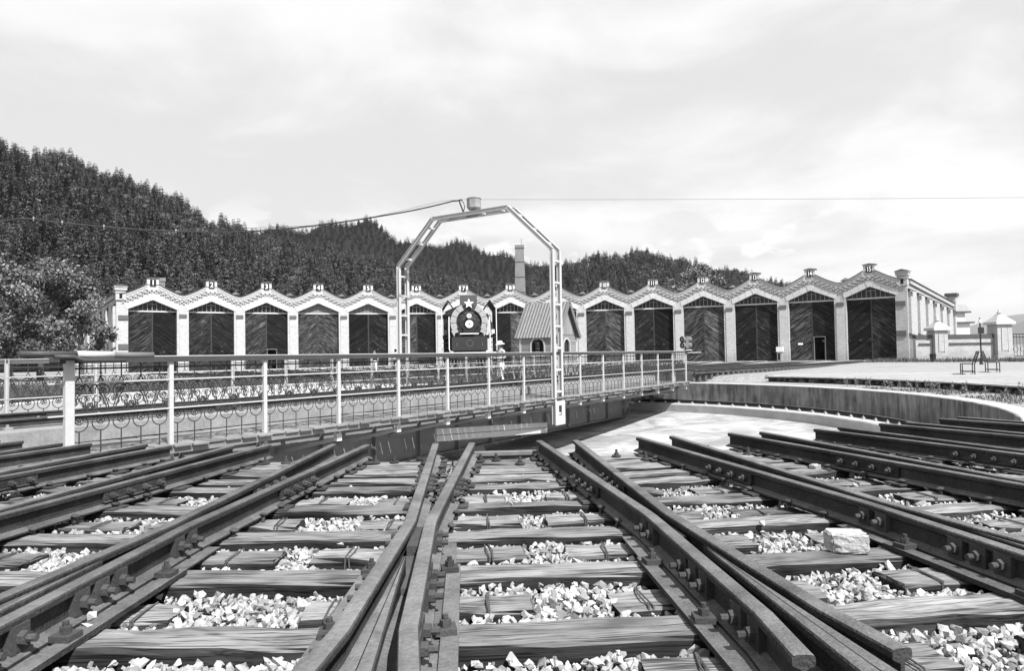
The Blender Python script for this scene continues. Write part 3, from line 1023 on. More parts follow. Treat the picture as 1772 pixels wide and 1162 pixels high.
# girders ----------------------------------------------------------
for yg, dirn in ((-0.35, -1), (1.85, 1)):
    poly = [(-12.6, -0.85), (-11.1, -0.88), (-10.2, -1.5), (10.2, -1.5), (11.1, -0.88), (12.6, -0.85), (12.6, -0.05), (-12.6, -0.05)]
    mb = MB(); mb.prism(poly, yg - 0.012, yg + 0.012)
    g = part('girder', mb, 'girder_paint')
    fl = MB()
    for (a, b) in zip(poly[:5], poly[1:6]):
        fl.prism([(a[0], a[1] - 0.03), (b[0], b[1] - 0.03), b, a], yg - 0.15, yg + 0.15)
    part('flange', fl, 'girder_paint', g)
    fl = MB(); fl.box(-12.6, 12.6, yg - 0.15, yg + 0.15, -0.05, -0.02); part('flange', fl, 'girder_paint', g)
    for j in range(-7, 8):
        s = j * 1.68
        zb = -1.5 if abs(s) < 10.2 else -0.87
        for sd in (-1, 1):
            st = MB(); y0 = yg + sd * 0.013; y1 = yg + sd * 0.13
            st.box(s - 0.02, s + 0.02, min(y0, y1), max(y0, y1), zb, -0.05); part('stiffener', st, 'girder_paint', g)
    # conduit and handling rail along the side
    mbp = MB(); mbp.tube([(-12, yg + dirn * 0.2, -0.45), (9, yg + dirn * 0.2, -0.45)], 0.03, 6); part('conduit', mbp, 'paint_grey', g)
# end carriages with wheels
for s in (-12.35, 12.2):
    mb = MB(); mb.box(s - 0.22, s + 0.22, -1.3, 2.8, -0.82, -0.35); c = part('end_carriage', mb, 'girder_paint')
    for y in (-0.95, 2.45):
        w = MB(); w.lathe([(0.02, -0.09), (0.31, -0.09), (0.31, -0.06), (0.27, -0.055), (0.27, 0.08), (0.02, 0.08)], 20, Matrix.Translation((s, y, -0.70)) @ Matrix.Rotation(R(90), 4, 'X') @ Matrix.Rotation(R(0), 4, 'Z'))
        wm = part('wheel', w, 'iron', c)
mb = MB(); mb.tube([(11.2, -1.5, -0.55), (12.0, -1.9, -0.6), (12.5, -2.0, -0.4), (12.6, -2.0, -0.1)], 0.04, 8); part('brake_pipe', mb, 'paint_grey')
mb = MB(); mb.tube([(10.6, -0.8, -0.62), (12.2, -1.6, -0.62)], 0.05, 8); part('drive_shaft', mb, 'paint_pale')
# rails, sleepers and boards ---------------------------------------
for y in (YC - 0.7525, YC + 0.7525):
    part('rail', sweep([(S0, y), (S1, y)], z=0.150), 'rail_steel')
    gp = MB(); gp.box(S0, S1, y - 0.11, y + 0.11, 0.135, 0.149); part('bearing_plate', gp, 'plate_grey')
tm = bevel_me(MB().box(-0.11, 0.11, -0.70, 2.20, -0.02, 0.135).mesh('sleeper', 'deck_wood'), 0.012)
s = S0 + 0.2
while s < S1:
    link('sleeper', tm, bridge, (s, 0, 0)); s += 0.52
for (y0, y1) in ((0.22, 0.72), (0.76, 1.28)):
    mb = MB(); mb.box(S0, S1, y0, y1, 0.137, 0.165); part('foot_board', mb, 'deck_wood')
fp = MB()
for sgn in (-1, 1): fp.box(-0.33, 0.33, sgn * 0.05 - 0.013, sgn * 0.05 + 0.013, 0.03, 0.11)
for q in (-0.24, -0.08, 0.08, 0.24): fp.cyl((q, -0.11, 0.07), (q, 0.11, 0.07), 0.018, 6)
fpm = fp.mesh('fishplate', 'iron')
for y in (YC - 0.7525, YC + 0.7525):
    for s in (-8.8, -3.5, 2.4, 8.0): link('fishplate', fpm, bridge, (s, y, 0.15))
clip = MB(); clip.box(-0.06, 0.06, -0.05, 0.05, 0, 0.035); clip.cyl((0, 0, 0.03), (0, 0, 0.075), 0.022, 6)
clm = clip.mesh('rail_clip', 'plate_grey')
for y in (YC - 0.7525, YC + 0.7525):
    s = S0 + 0.46
    while s < S1:
        link('rail_clip', clm, bridge, (s, y - 0.10, 0.149)); s += 1.04
for ya, yb in ((-0.72, -0.705), (2.205, 2.22)):
    mb = MB(); mb.box(S0, S1, ya, yb, -0.10, 0.142); part('curb_plate', mb, 'plate_grey')
for ya, yb in ((-0.705, -0.14), (1.64, 2.205)):
    s = S0
    while s < S1 - 0.1:
        s2 = min(s + 1.45, S1)
        mb = MB(); mb.box(s + 0.012, s2, ya + 0.004, yb, 0.137, 0.146); part('floor_plate', mb, 'plate_grey'); s = s2
# walkways: short boards laid across, a steel edge beneath
bmeshes = []
for q in range(4):
    mb = MB(); mb.box(-0.145 + 0.004 * q, 0.145 - 0.003 * q, -0.82 - 0.015 * q, 0.83, -0.02, 0.02)
    bmeshes.append(bevel_me(mb.mesh('walkway_board', 'deck_wood'), 0.006))
for yc, flip in ((YN + 0.675, 1), (YF - 0.675, -1)):
    s = S0 + 0.15; i = 0
    while s < S1:
        o = link('walkway_board', bmeshes[i % 4], bridge, (s, yc, -0.135 + random.uniform(-0.005, 0.005)))
        o.rotation_euler = (random.uniform(-0.006, 0.006), random.uniform(-0.012, 0.012), (0 if flip > 0 else math.pi) + random.uniform(-0.008, 0.008))
        s += 0.302; i += 1
    ye = yc - 0.76 * flip
    mb = MB(); mb.box(S0, S1, ye - 0.03, ye + 0.03, -0.25, -0.162); part('edge_beam', mb, 'girder_paint')
    mb = MB(); mb.box(S0, S1, yc + 0.74 * flip - 0.03, yc + 0.74 * flip + 0.03, -0.25, -0.162); part('edge_beam', mb, 'girder_paint')
# railing ----------------------------------------------------------


def ornament():
    """one wrought-iron unit 0.29 m wide: ring on a stem, leaning tulips and scrolls, top bars"""
    mb = MB(); r = 0.0085

    def arc(cx, cz, rad, a0, a1, n=12, rr=r):
        mb.tube([(cx + rad * math.cos(R(a0 + (a1 - a0) * i / n)), 0, cz + rad * math.sin(R(a0 + (a1 - a0) * i / n))) for i in range(n + 1)], rr, 4, False)
    # stem and open ring below the lower rail
    mb.tube([(0, 0, -0.11), (0, 0, 0.21)], 0.010, 4)
    arc(0, 0.325, 0.118, -90, 65, 11); arc(0, 0.325, 0.118, -90, -245, 11)
    arc(0, 0.36, 0.055, 0, 360, 10); arc(0, 0.36, 0.018, 0, 360, 5, 0.012)
    for a in (20, 92, 164, 236, 308): mb.tube([(0.02 * math.cos(R(a)), 0, 0.36 + 0.02 * math.sin(R(a))), (0.05 * math.cos(R(a)), 0, 0.36 + 0.05 * math.sin(R(a)))], 0.007, 3, False)
    # leaning stems and scrolls between the rails
    mb.tube([(0.10, 0, 0.46), (0.06, 0, 0.60), (-0.01, 0, 0.76), (-0.08, 0, 0.88)], r, 4, False)
    mb.tube([(0.13, 0, 0.46), (0.095, 0, 0.60), (0.04, 0, 0.74), (-0.01, 0, 0.85)], r, 4, False)
    arc(0.02, 0.775, 0.10, 200, -120, 14)
    arc(0.03, 0.76, 0.055, 30, 330, 10)
    arc(0.03, 0.76, 0.02, 0, 360, 5, 0.012)
    arc(-0.075, 0.80, 0.065, 40, 250, 9); arc(0.075, 0.62, 0.045, 0, 300, 8); arc(-0.05, 0.66, 0.05, 90, 400, 9)
    mb.tube([(-0.05, 0, 0.61), (-0.05, 0, 0.46)], r, 4, False)
    # tulip
    mb.tube([(-0.10, 0, 0.46), (-0.10, 0, 0.53)], 0.016, 4, False)
    for dx in (-0.045, -0.015, 0.015, 0.045): mb.tube([(-0.10, 0, 0.50), (-0.10 + dx, 0, 0.58), (-0.10 + dx * 1.3, 0, 0.61)], 0.011, 3, False)
    # fork and bars under the handrail
    mb.tube([(0, 0, 0.98), (0, 0, 1.18)], 0.010, 4, False)
    mb.tube([(0, 0, 0.98), (0.05, 0, 0.90)], r, 4, False); mb.tube([(0, 0, 0.98), (-0.05, 0, 0.90)], r, 4, False)
    return mb


orn_me = ornament().mesh('railing_ornament', 'iron_ornament')
post_me = MB().box(-0.034, 0.034, -0.008, 0.0, -0.43, 1.18).box(-0.034, -0.026, 0.0, 0.05, -0.43, 1.26).box(0.026, 0.034, 0.0, 0.05, -0.43, 1.26).mesh('railing_post', 'paint_pale')
for side, y, fl in (('near', YN, 1), ('far', YF, -1)):
    rot = 0.0 if fl > 0 else math.pi
    for i, s in enumerate(SP):
        if fl < 0 and s > 12.5: continue
        if fl > 0 and i == 0:
            mb = MB(); mb.box(-0.06, 0.06, -0.045, 0.045, -0.43, 1.22)
            po = link('railing_post', bevel_me(mb.mesh('railing_post', 'paint_pale'), 0.008), bridge, (s + 0.26, y, 0), rot)
        else:
            po = link('railing_post', post_me, bridge, (s, y, 0), rot)
        # bracket back to the girder
        yg = -0.35 - y if fl > 0 else y - 1.85
        br = MB(); br.box(-0.04, 0.04, 0.0, yg - 0.02, -0.28, -0.20); br.box(-0.055, 0.055, 0.0, yg - 0.02, -0.20, -0.19)
        link('bracket', br.mesh('bracket', 'paint_pale'), po)
        br = MB()
        M = Matrix.Translation((0, 0.0, -0.40)) @ Matrix.Rotation(-math.atan2(0.42, yg), 4, 'X')
        br.box(-0.045, 0.045, 0.0, math.hypot(0.42, yg) - 0.03, -0.03, 0.03, M); br.box(-0.075, -0.045, 0.0, math.hypot(0.42, yg) - 0.03, 0.018, 0.03, M)
        link('strut', br.mesh('strut', 'paint_pale'), po)
        gs = MB(); gs.prism([(-0.06, -0.46), (0.06, -0.46), (0.06, -0.34), (-0.06, -0.30)], 0.0, 0.10); link('gusset', gs.mesh('gusset', 'paint_white'), po)
    smax = 12.99 if fl > 0 else 11.0
    yy = y
    mb = MB()
    mb.box(SP[0], smax, yy - 0.035, yy + 0.065, 1.262, 1.275); part('handrail_top', mb, 'paint_pale')
    mb = MB(); mb.box(SP[0], smax, yy - 0.034 * fl - 0.006, yy - 0.034 * fl + 0.006, 1.175, 1.262); part('handrail', mb, 'handrail_shade' if fl > 0 else 'paint_pale')  # near face coloured dark to stand for shade, far face pale for sun
    for z in (0.90, 0.45):
        mb = MB(); mb.box(SP[0], smax, yy - 0.010, yy + 0.018, z - 0.010, z + 0.010); part('middle_rail', mb, 'paint_pale')
    for z in (1.10, 0.485):
        mb = MB(); mb.box(SP[0], smax, yy + 0.028, yy + 0.045, z - 0.013, z + 0.013); part('ornament_rail', mb, 'iron_ornament')
    s = SP[0] + 0.41
    i = 0
    while s < smax - 0.2:
        o = link('railing_ornament', orn_me, bridge, (s, yy + 0.036, 0))
        o.scale = (1 if i % 2 else -1, 1, 1)
        s += 0.2895; i += 1
# far end: short return rail and corner post
mb = MB(); mb.box(12.94, 13.05, YN + 0.55, YN + 0.62, -0.3, 1.2); part('railing_post', mb, 'paint_pale')
for z in (1.24, 0.90, 0.45):
    mb = MB(); mb.box(12.98, 13.01, YN + 0.03, YN + 0.56, z - 0.014, z + 0.014); part('end_rail', mb, 'paint_pale')
# lock lever pipes at the near end
mb = MB(); mb.tube([(-13.47, -2.42, 1.31), (-12.79, -2.42, 1.30)], 0.042, 12); lv = part('lock_lever', mb, 'pipe_dark', smooth=True)
mb = MB(); mb.tube([(-12.78, -2.42, 1.30), (-12.30, -2.42, 1.29)], 0.05, 12); part('lever_sleeve', mb, 'paint_pale', lv, smooth=True)
mb = MB(); mb.tube([(-12.29, -2.42, 1.29), (-11.72, -2.42, 1.28)], 0.042, 12); part('lever_bar', mb, 'paint_grey', lv, smooth=True)
mb = MB(); mb.tube([(-13.1, -2.5, 1.27), (-12.86, -2.5, 1.265), (-12.74, -2.5, 1.215), (-12.17, -2.5, 1.205)], 0.03, 10); part('lever_rod', mb, 'pipe_dark', lv, smooth=True)
mb = MB(); mb.box(-12.95, -12.7, -2.5, -2.30, 1.22, 1.27); part('lever_bracket', mb, 'iron', lv)
# painted boards hung under the walkway beside the gantry foot
for dz in (0.0, -0.17):
    mb = MB(); M = Matrix.Translation((-4.2, -1.70, -0.68 + dz)) @ Matrix.Rotation(0.062, 4, 'Y')
    mb.box(0, 5.45, -0.03, 0.03, -0.075, 0.075, M); part('hanging_board', mb, 'paint_pale')

# gantry -----------------------------------------------------------
GP = [(-2.33, -0.93), (-2.33, 4.42), (-0.74, 5.92), (2.36, 5.92), (3.93, 4.42), (3.93, -0.45)]
SC = (0.66, 1.09)


def chord(y0, z0, y1, z1, s, w=0.06, d=0.055):
    mb = MB()
    v = Vector((0, y1 - y0, z1 - z0)); L = v.length
    M = Matrix.Translation((s, y0, z0)) @ Matrix(((1, 0, 0, 0), (0, v.y / L, -v.z / L, 0), (0, v.z / L, v.y / L, 0), (0, 0, 0, 1)))
    mb.box(-d, d, 0, L, -w, -w + 0.014, M); mb.box(-d, d, 0, L, w - 0.014, w, M); mb.box(-0.008, 0.008, 0, L, -w + 0.014, w - 0.014, M)
    return mb


names = ['gantry_leg', 'gantry_brace', 'gantry_beam', 'gantry_brace', 'gantry_leg']
for (a, b, nm) in zip(GP[:-1], GP[1:], names):
    root_part = None
    for s in SC:
        mb = chord(a[0], a[1], b[0], b[1], s)
        o = part(nm, mb, 'paint_pale', root_part or bridge)
        if root_part is None: root_part = o
    L = math.hypot(b[0] - a[0], b[1] - a[1]); n = max(2, int(L / 0.62))
    for i in range(n):
        t = (i + 0.5) / n
        y, z = a[0] + (b[0] - a[0]) * t, a[1] + (b[1] - a[1]) * t
        mb = MB(); mb.box(SC[0] + 0.056, SC[1] - 0.056, y - 0.05, y + 0.05, z - 0.045, z + 0.02); part('rung', mb, 'paint_pale', root_part)
mb = MB()
for a, b, c, d in ((SC[0] - 0.08, SC[0] + 0.12, -0.95, -0.22), (SC[1] - 0.12, SC[1] + 0.08, -0.95, -0.22), (SC[0] + 0.12, SC[1] - 0.12, -0.95, -0.66), (SC[0] + 0.12, SC[1] - 0.12, -0.36, -0.22)): mb.box(a, b, -2.42, -2.40, c, d)
part('gantry_foot_plate', mb, 'paint_pale')
# lantern housing and cable bracket on the gantry
yl, sl_ = 0.74, 0.87
lan = MB(); lan.lathe([(0.20, 6.07), (0.21, 6.09), (0.24, 6.12), (0.24, 6.42), (0.26, 6.43), (0.0, 6.52)], 8, Matrix.Translation((sl_, yl, 0)))
lo = part('lantern_housing', lan, 'plate_grey')
mb = MB(); mb.cyl((sl_, yl, 5.95), (sl_, yl, 6.08), 0.08, 10); part('lantern_stem', mb, 'iron', lo)
mb = MB(); mb.box(sl_ - 0.025, sl_ + 0.025, yl, yl + 0.5, 6.0, 6.04)
mb.tube([(sl_, 1.13, 5.96), (sl_, 1.18, 6.04), (sl_, 1.36, 6.46)], 0.03, 6); mb.tube([(sl_, 1.24, 6.47), (sl_, 1.52, 6.46)], 0.025, 6)
cbk = part('cable_bracket', mb, 'iron')
mb = MB(); mb.tube([(sl_, 1.28, 6.47), (sl_, 1.18, 6.38), (sl_, 1.12, 6.22), (sl_, 1.17, 6.05)], 0.014, 6); part('cable_drop', mb, 'iron_ornament', cbk)
# twin signal on the far corner post
sg = empty('signal_lamp', tuple(Matrix.Translation((OX, OY, 0)) @ Matrix.Rotation(R(90 - 33.1), 4, 'Z') @ Vector((12.9, YN, 1.25))), R(-62))
sg.scale = (0.98, 0.98, 0.98)
tag(sg, 'grey two-lamp signal head on the bridge railing corner post', 'signal')
mb = MB(); mb.box(-0.13, 0.13, -0.06, 0.10, 0.10, 0.66)
mb.build('housing', 'paint_grey', sg)
for z in (0.24, 0.51):
    mb = MB(); mb.tube([(0, -0.07, z), (0, -0.20, z)], 0.145, 18, False); h = mb.build('hood', 'paint_grey', sg, True)
    mb = MB(); mb.lathe([(0.0, 0), (0.115, 0), (0.10, 0.02), (0, 0.035)], 16, Matrix.Translation((0, -0.065, z)) @ Matrix.Rotation(R(90), 4, 'X')); mb.build('lens', 'glass_dark', h, True)
    mb = MB(); mb.cyl((0, 0.1, z), (0, 0.34, z), 0.15, 18, 0.11); mb.build('lamp_back', 'paint_grey', sg, True)
mb = MB(); mb.cyl((0, 0.02, -0.05), (0, 0.02, 0.11), 0.05, 10); mb.build('stem', 'iron', sg)
mb = MB(); mb.box(-0.1, 0.12, -0.05, 0.30, 0.0, 0.04); mb.box(0.0, 0.04, 0.1, 0.95, -0.12, -0.09); mb.build('arm', 'paint_pale', sg)

# ================================================================== operator's cabin at the bridge end
BM = Matrix.Translation((OX, OY, 0)) @ Matrix.Rotation(R(90 - 33.1), 4, 'Z')
cab = empty('operator_cabin', tuple(BM @ Vector((12.25, 4.55, -0.13))), R(90 - 33.1))
tag(cab, 'small grey timber cabin with steep corrugated roof and arched windows', 'cabin')
# local x along bridge, y away from it; gable walls face -y/+y, long walls face -x/+x
WX, WY, HE, HR = 1.02, 1.0, 2.26, 3.88
fl_ = MB(); fl_.box(-WX - 0.25, WX + 0.25, -WY - 0.6, WY + 0.25, -0.16, 0.0); fl_.build('floor', 'cab_board', cab)


def arch_pts(w, z0, zs, n=8):
    return [(-w, z0), (w, z0), (w, zs)] + [(w * math.cos(math.pi * i / n), zs + w * 1.05 * math.sin(math.pi * i / n)) for i in range(1, n)] + [(-w, zs)]


def cab_wall(M, half, gable):
    ww, z0, zs = 0.30 if gable else 0.36, 1.28, 1.72
    # lower vertical boards
    x = -half
    while x < half - 0.01:
        x2 = min(x + 0.17, half)
        mb = MB(); mb.box(x + 0.004, x2 - 0.004, -0.03, 0.02, 0.0, 1.05, M); mb.build('lower_board', 'cab_board_v', cab)
        x = x2
    mb = MB(); mb.box(-half - 0.01, half + 0.01, -0.06, 0.02, 1.05, 1.16, M); mb.build('belt_rail', 'cab_board', cab)
    # horizontal boards around the window
    z = 1.16
    zt = HE
    while z < zt - 0.01:
        z2 = min(z + 0.15, zt)
        zm = (z + z2) / 2
        if z0 < zm < zs: w = ww
        elif zm >= zs and (zm - zs) / 1.05 < ww: w = math.sqrt(max(0, ww * ww - ((zm - zs) / 1.05) ** 2)) + 0.02
        else: w = 0
        if w > 0:
            for a, b in ((-half, -w), (w, half)):
                mb = MB(); mb.box(a, b, -0.03, 0.02, z + 0.004, z2 - 0.004, M); mb.build('wall_board', 'cab_board', cab)
        else:
            mb = MB(); mb.box(-half, half, -0.03, 0.02, z + 0.004, z2 - 0.004, M); mb.build('wall_board', 'cab_board', cab)
        z = z2
    # arched frame
    o_, i_ = arch_pts(ww + 0.07, z0 - 0.07, zs), arch_pts(ww, z0, zs)
    mb = MB(); n = len(o_)
    for y in (-0.06, 0.02):
        for p in o_: mb.v.append(tuple(M @ Vector((p[0], y, p[1]))))
        for p in i_: mb.v.append(tuple(M @ Vector((p[0], y, p[1]))))
    for i in range(n):
        j = (i + 1) % n
        mb.face(i, j, n + j, n + i); mb.face(2 * n + j, 2 * n + i, 3 * n + i, 3 * n + j)
        mb.face(j, i, 2 * n + i, 2 * n + j); mb.face(n + i, n + j, 3 * n + j, 3 * n + i)
    fr_ = mb.build('window_frame', 'paint_pale', cab)
    if gable:
        mb = MB(); mb.prism(arch_pts(ww, z0, zs), 0.03, 0.04, M); mb.build('window_pane', 'glass_dark', fr_)
    if gable:
        for sx in (-1, 1):
            for q in range(5):
                a, b = q * half / 5 + 0.004, (q + 1) * half / 5 - 0.004
                h = lambda t: HE + (HR - HE - 0.06) * (1 - t / half)
                poly = [(a, HE + 0.01), (b, HE + 0.01), (b, h(b)), (a, h(a))]
                if sx < 0: poly = [(-x_, z_) for x_, z_ in poly][::-1]
                mb = MB(); mb.prism(poly, -0.035, 0.02, M); mb.build('gable_board', 'cab_board_v', cab)


RZ = lambda d: Matrix.Rotation(R(d), 4, 'Z')
cab_wall(Matrix.Translation((0, -WY, 0)), WX, True)
cab_wall(RZ(180) @ Matrix.Translation((0, -WY, 0)), WX, True)
cab_wall(RZ(-90) @ Matrix.Translation((0, -WX, 0)), WY, False)
cab_wall(RZ(90) @ Matrix.Translation((0, -WX, 0)), WY, False)
for x in (-WX, WX):
    for y in (-WY, WY):
        mb = MB(); mb.box(x - 0.05, x + 0.05, y - 0.05, y + 0.05, 0, HE); mb.build('corner_post', 'paint_pale', cab)
for sx in (-1, 1):
    # corrugated sheets: ribs run down the slope
    prof = []
    y = -WY - 0.22; i = 0
    e0, e1 = (sx * (WX + 0.10), HE - 0.10 * (HR - HE) / WX), (0.0, HR)
    mb = MB(); ys = np.linspace(-WY - 0.24, WY + 0.24, 57)
    nrm = Vector((sx * (HR - HE), 0, WX)).normalized()
    for lay in (0.0, -0.03):
        for j, yy in enumerate(ys):
            h = 0.035 * (1 if (j % 4) in (1, 2) else 0) + lay + 0.02
            for ex, ez in (e0, e1): mb.v.append((ex + nrm.x * h, yy, ez + nrm.z * h))
    n = len(ys)
    for j in range(n - 1):
        q = (2 * j, 2 * j + 1, 2 * j + 3, 2 * j + 2)
        if sx < 0: q = q[::-1]
        mb.face(*q[::-1]); mb.face(*[2 * n + t for t in q])
    for j in range(n - 1): mb.face(2 * j, 2 * j + 2, 2 * n + 2 * j + 2, 2 * n + 2 * j)
    mb.build('roof_sheet', 'cab_roof', cab)
    for yy in (-WY - 0.26, WY + 0.20):
        v = Vector((e1[0] - e0[0], 0, e1[1] - e0[1])); L = v.length
        M = Matrix.Translation((e0[0], yy, e0[1])) @ Matrix(((v.x / L, 0, -v.z / L, 0), (0, 1, 0, 0), (v.z / L, 0, v.x / L, 0), (0, 0, 0, 1)))
        mb = MB(); mb.box(0, L, 0, 0.06, -0.09, 0.09, M); mb.build('barge_board', 'board_grey', cab)
# ================================================================== near tracks, fanning out from the pit edge
AL, TH0 = 4.529, -3.962
TT = math.tan(R(AL / 2))
HG = 0.7525 / math.cos(R(AL / 2))
ZT = 0.137                      # top of the ties
KS = list(range(-6, 7))


def phi(k): return TH0 - AL * k


def tie_mesh(L, seed, w=0.225, h=0.165):
    rs = random.Random(seed)
    mb = MB(); b = 0.014
    sec = [(-w / 2, -h), (-w / 2, -b), (-w / 2 + b, 0), (-0.02, 0.0), (0.03, 0.0), (w / 2 - b, 0), (w / 2, -b), (w / 2, -h)]
    n = max(3, int(L / 0.2)); k = len(sec)
    for i in range(n + 1):
        x = -L / 2 + L * i / n
        for j, (y, z) in enumerate(sec):
            dz = rs.uniform(-0.012, 0.003) if 1 <= j <= 6 else 0
            dy = rs.uniform(-0.009, 0.009)
            xx = x + (rs.uniform(-0.012, 0.012) if i in (0, n) else 0)
            if i in (0, n) and 1 <= j <= 6: dz -= 0.004
            mb.v.append((xx, y + dy, z + dz))
    for i in range(n):
        for j in range(k - 1):
            mb.face(i * k + j, i * k + j + 1, (i + 1) * k + j + 1, (i + 1) * k + j)
    mb.face(*[j for j in range(k)][::-1]); mb.face(*[n * k + j for j in range(k)])
    mb.f = [f[::-1] for f in mb.f]
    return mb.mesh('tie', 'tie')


def wire_mesh(seed, w=0.225, h=0.165):
    rs = random.Random(seed)
    mb = MB()
    for q in range(2):
        ox = rs.uniform(-0.012, 0.012) + 0.014 * q
        pts = [(ox + rs.uniform(-0.01, 0.01), -w / 2 - 0.006, -h + 0.02), (ox + rs.uniform(-0.012, 0.012), -w / 2 - 0.007, -0.06), (ox, -w / 2 - 0.004, 0.004), (ox + rs.uniform(-0.012, 0.012), 0, 0.007),
               (ox + rs.uniform(-0.014, 0.014), w / 2 + 0.004, 0.004), (ox, w / 2 + 0.006, -h + 0.02)]
        mb.tube(pts, 0.0045, 5)
    return mb.mesh('binding_wire', 'wire')


WIRES = [wire_mesh(i) for i in range(5)]
TIE_BOXES = []                  # (k, r, x0, x1, halfwidth) for keeping stones out
ROWS = [(14.34, 'rim'), (14.66, 'full'), (14.96, 'full')]
j = 0
while True:
    r = 15.30 + 0.3785 * j
    if r > 22.6: break
    ROWS.append((r, 'full' if j % 2 == 1 else 'split')); j += 1
TCACHE = {}


def tmesh(L, v, w=0.225):
    key = (round(L, 2), v, w)
    if key not in TCACHE: TCACHE[key] = tie_mesh(L, hash(key) % 9999, w)
    return TCACHE[key]


WORDS = 'zero one two three four five six seven eight nine ten eleven twelve thirteen fourteen fifteen'.split()


def across(a):
    """the shed doorway that lies straight across the pit along direction a"""
    h = round((8 + (a - 1.008) / 5.48) * 2) / 2
    return 'doorway ' + WORDS[int(h)] if h == int(h) else 'the pier between doorways %s and %s' % (WORDS[int(h)], WORDS[int(h) + 1])


TLAB = {0: 'bleached wooden ties between the rails with a long crossing frog at either side',
        1: 'wooden ties with a rough granite block lying on one of them',
        2: 'wooden ties with a small stone block under the rail near the pit'}
for k in KS:
    tr = empty('tie_bed', (OX, OY, 0), -R(phi(k)))
    tag(tr, TLAB.get(k, 'row of weathered ties pointing across the pit at ' + across(phi(k))), 'ties', 'tie rows radiating from the pit')
    for r, kind in ROWS:
        hl = r * TT - 0.012
        rj = r + random.uniform(-0.025, 0.025)
        if kind in ('full', 'rim') or hl < 0.62:
            L = 2 * hl
            sh = random.uniform(-0.006, 0.006)
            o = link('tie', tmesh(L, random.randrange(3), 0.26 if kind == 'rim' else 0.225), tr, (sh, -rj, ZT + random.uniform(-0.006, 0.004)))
            o.rotation_euler = (0, random.uniform(-0.004, 0.004), random.uniform(-0.010, 0.010))
            TIE_BOXES.append((k, rj, -hl, hl, 0.13))
        else:
            for sd in (-1, 1):
                L = random.choice((0.42, 0.48, 0.54, 0.58))
                xc = sd * (hl - L / 2)
                dz = random.uniform(-0.03, 0.0)
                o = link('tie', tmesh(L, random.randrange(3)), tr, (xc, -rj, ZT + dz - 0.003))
                o.rotation_euler = (random.uniform(-0.02, 0.02), sd * random.uniform(-0.004, 0.02), random.uniform(-0.035, 0.035))
                w = link('binding_wire', random.choice(WIRES), o, (-sd * random.uniform(0.03, 0.10), 0, 0))
                TIE_BOXES.append((k, rj, xc - L / 2, xc + L / 2, 0.13))

# ---- rails and crossing frogs between neighbouring tracks
ZR = ZT + 0.015
hexb = MB(); hexb.cyl((0, 0, 0), (0.012, 0, 0), 0.030, 10); hexb.cyl((0.012, 0, 0), (0.036, 0, 0), 0.024, 6); hexb.cyl((0.036, 0, 0), (0.062, 0, 0), 0.013, 8)
side_bolt = hexb.mesh('bolt', 'iron')
cb_ = MB(); cb_.box(0, 0.035, -0.045, 0.045, -0.05, 0.05); cb_.cyl((0.035, 0, 0), (0.062, 0, 0), 0.028, 6); cb_.cyl((0.062, 0, 0), (0.095, 0, 0), 0.015, 8)
clamp_bolt = cb_.mesh('clamp_bolt', 'iron')
vb = MB(); vb.box(-0.042, 0.042, -0.04, 0.04, 0, 0.024); vb.cyl((0, 0, 0.024), (0, 0, 0.052), 0.023, 6); vb.cyl((0, 0, 0.052), (0, 0, 0.072), 0.012, 8)
vert_bolt = vb.mesh('clip_bolt', 'iron')
sp = MB(); sp.box(-0.009, 0.009, -0.009, 0.009, -0.02, 0.022); sp.lathe([(0.006, 0.020), (0.027, 0.024), (0.029, 0.032), (0.016, 0.040), (0.0, 0.042)], 8)
spike = sp.mesh('spike', 'iron')
fpl = MB()
fpl.box(0.010, 0.030, -0.34, 0.34, 0.032, 0.112); fpl.box(0.030, 0.040, -0.34, 0.34, 0.032, 0.048)
fish_me = bevel_me(fpl.mesh('fishplate', 'rail_steel'), 0.004)
pl = MB(); pl.box(-0.13, 0.13, -0.085, 0.085, 0, 0.013); plate_me = pl.mesh('tie_plate', 'iron')


def Lx(r): return r * TT - HG          # left rail near the pit
def Rx(r): return HG - r * TT          # right rail near the pit


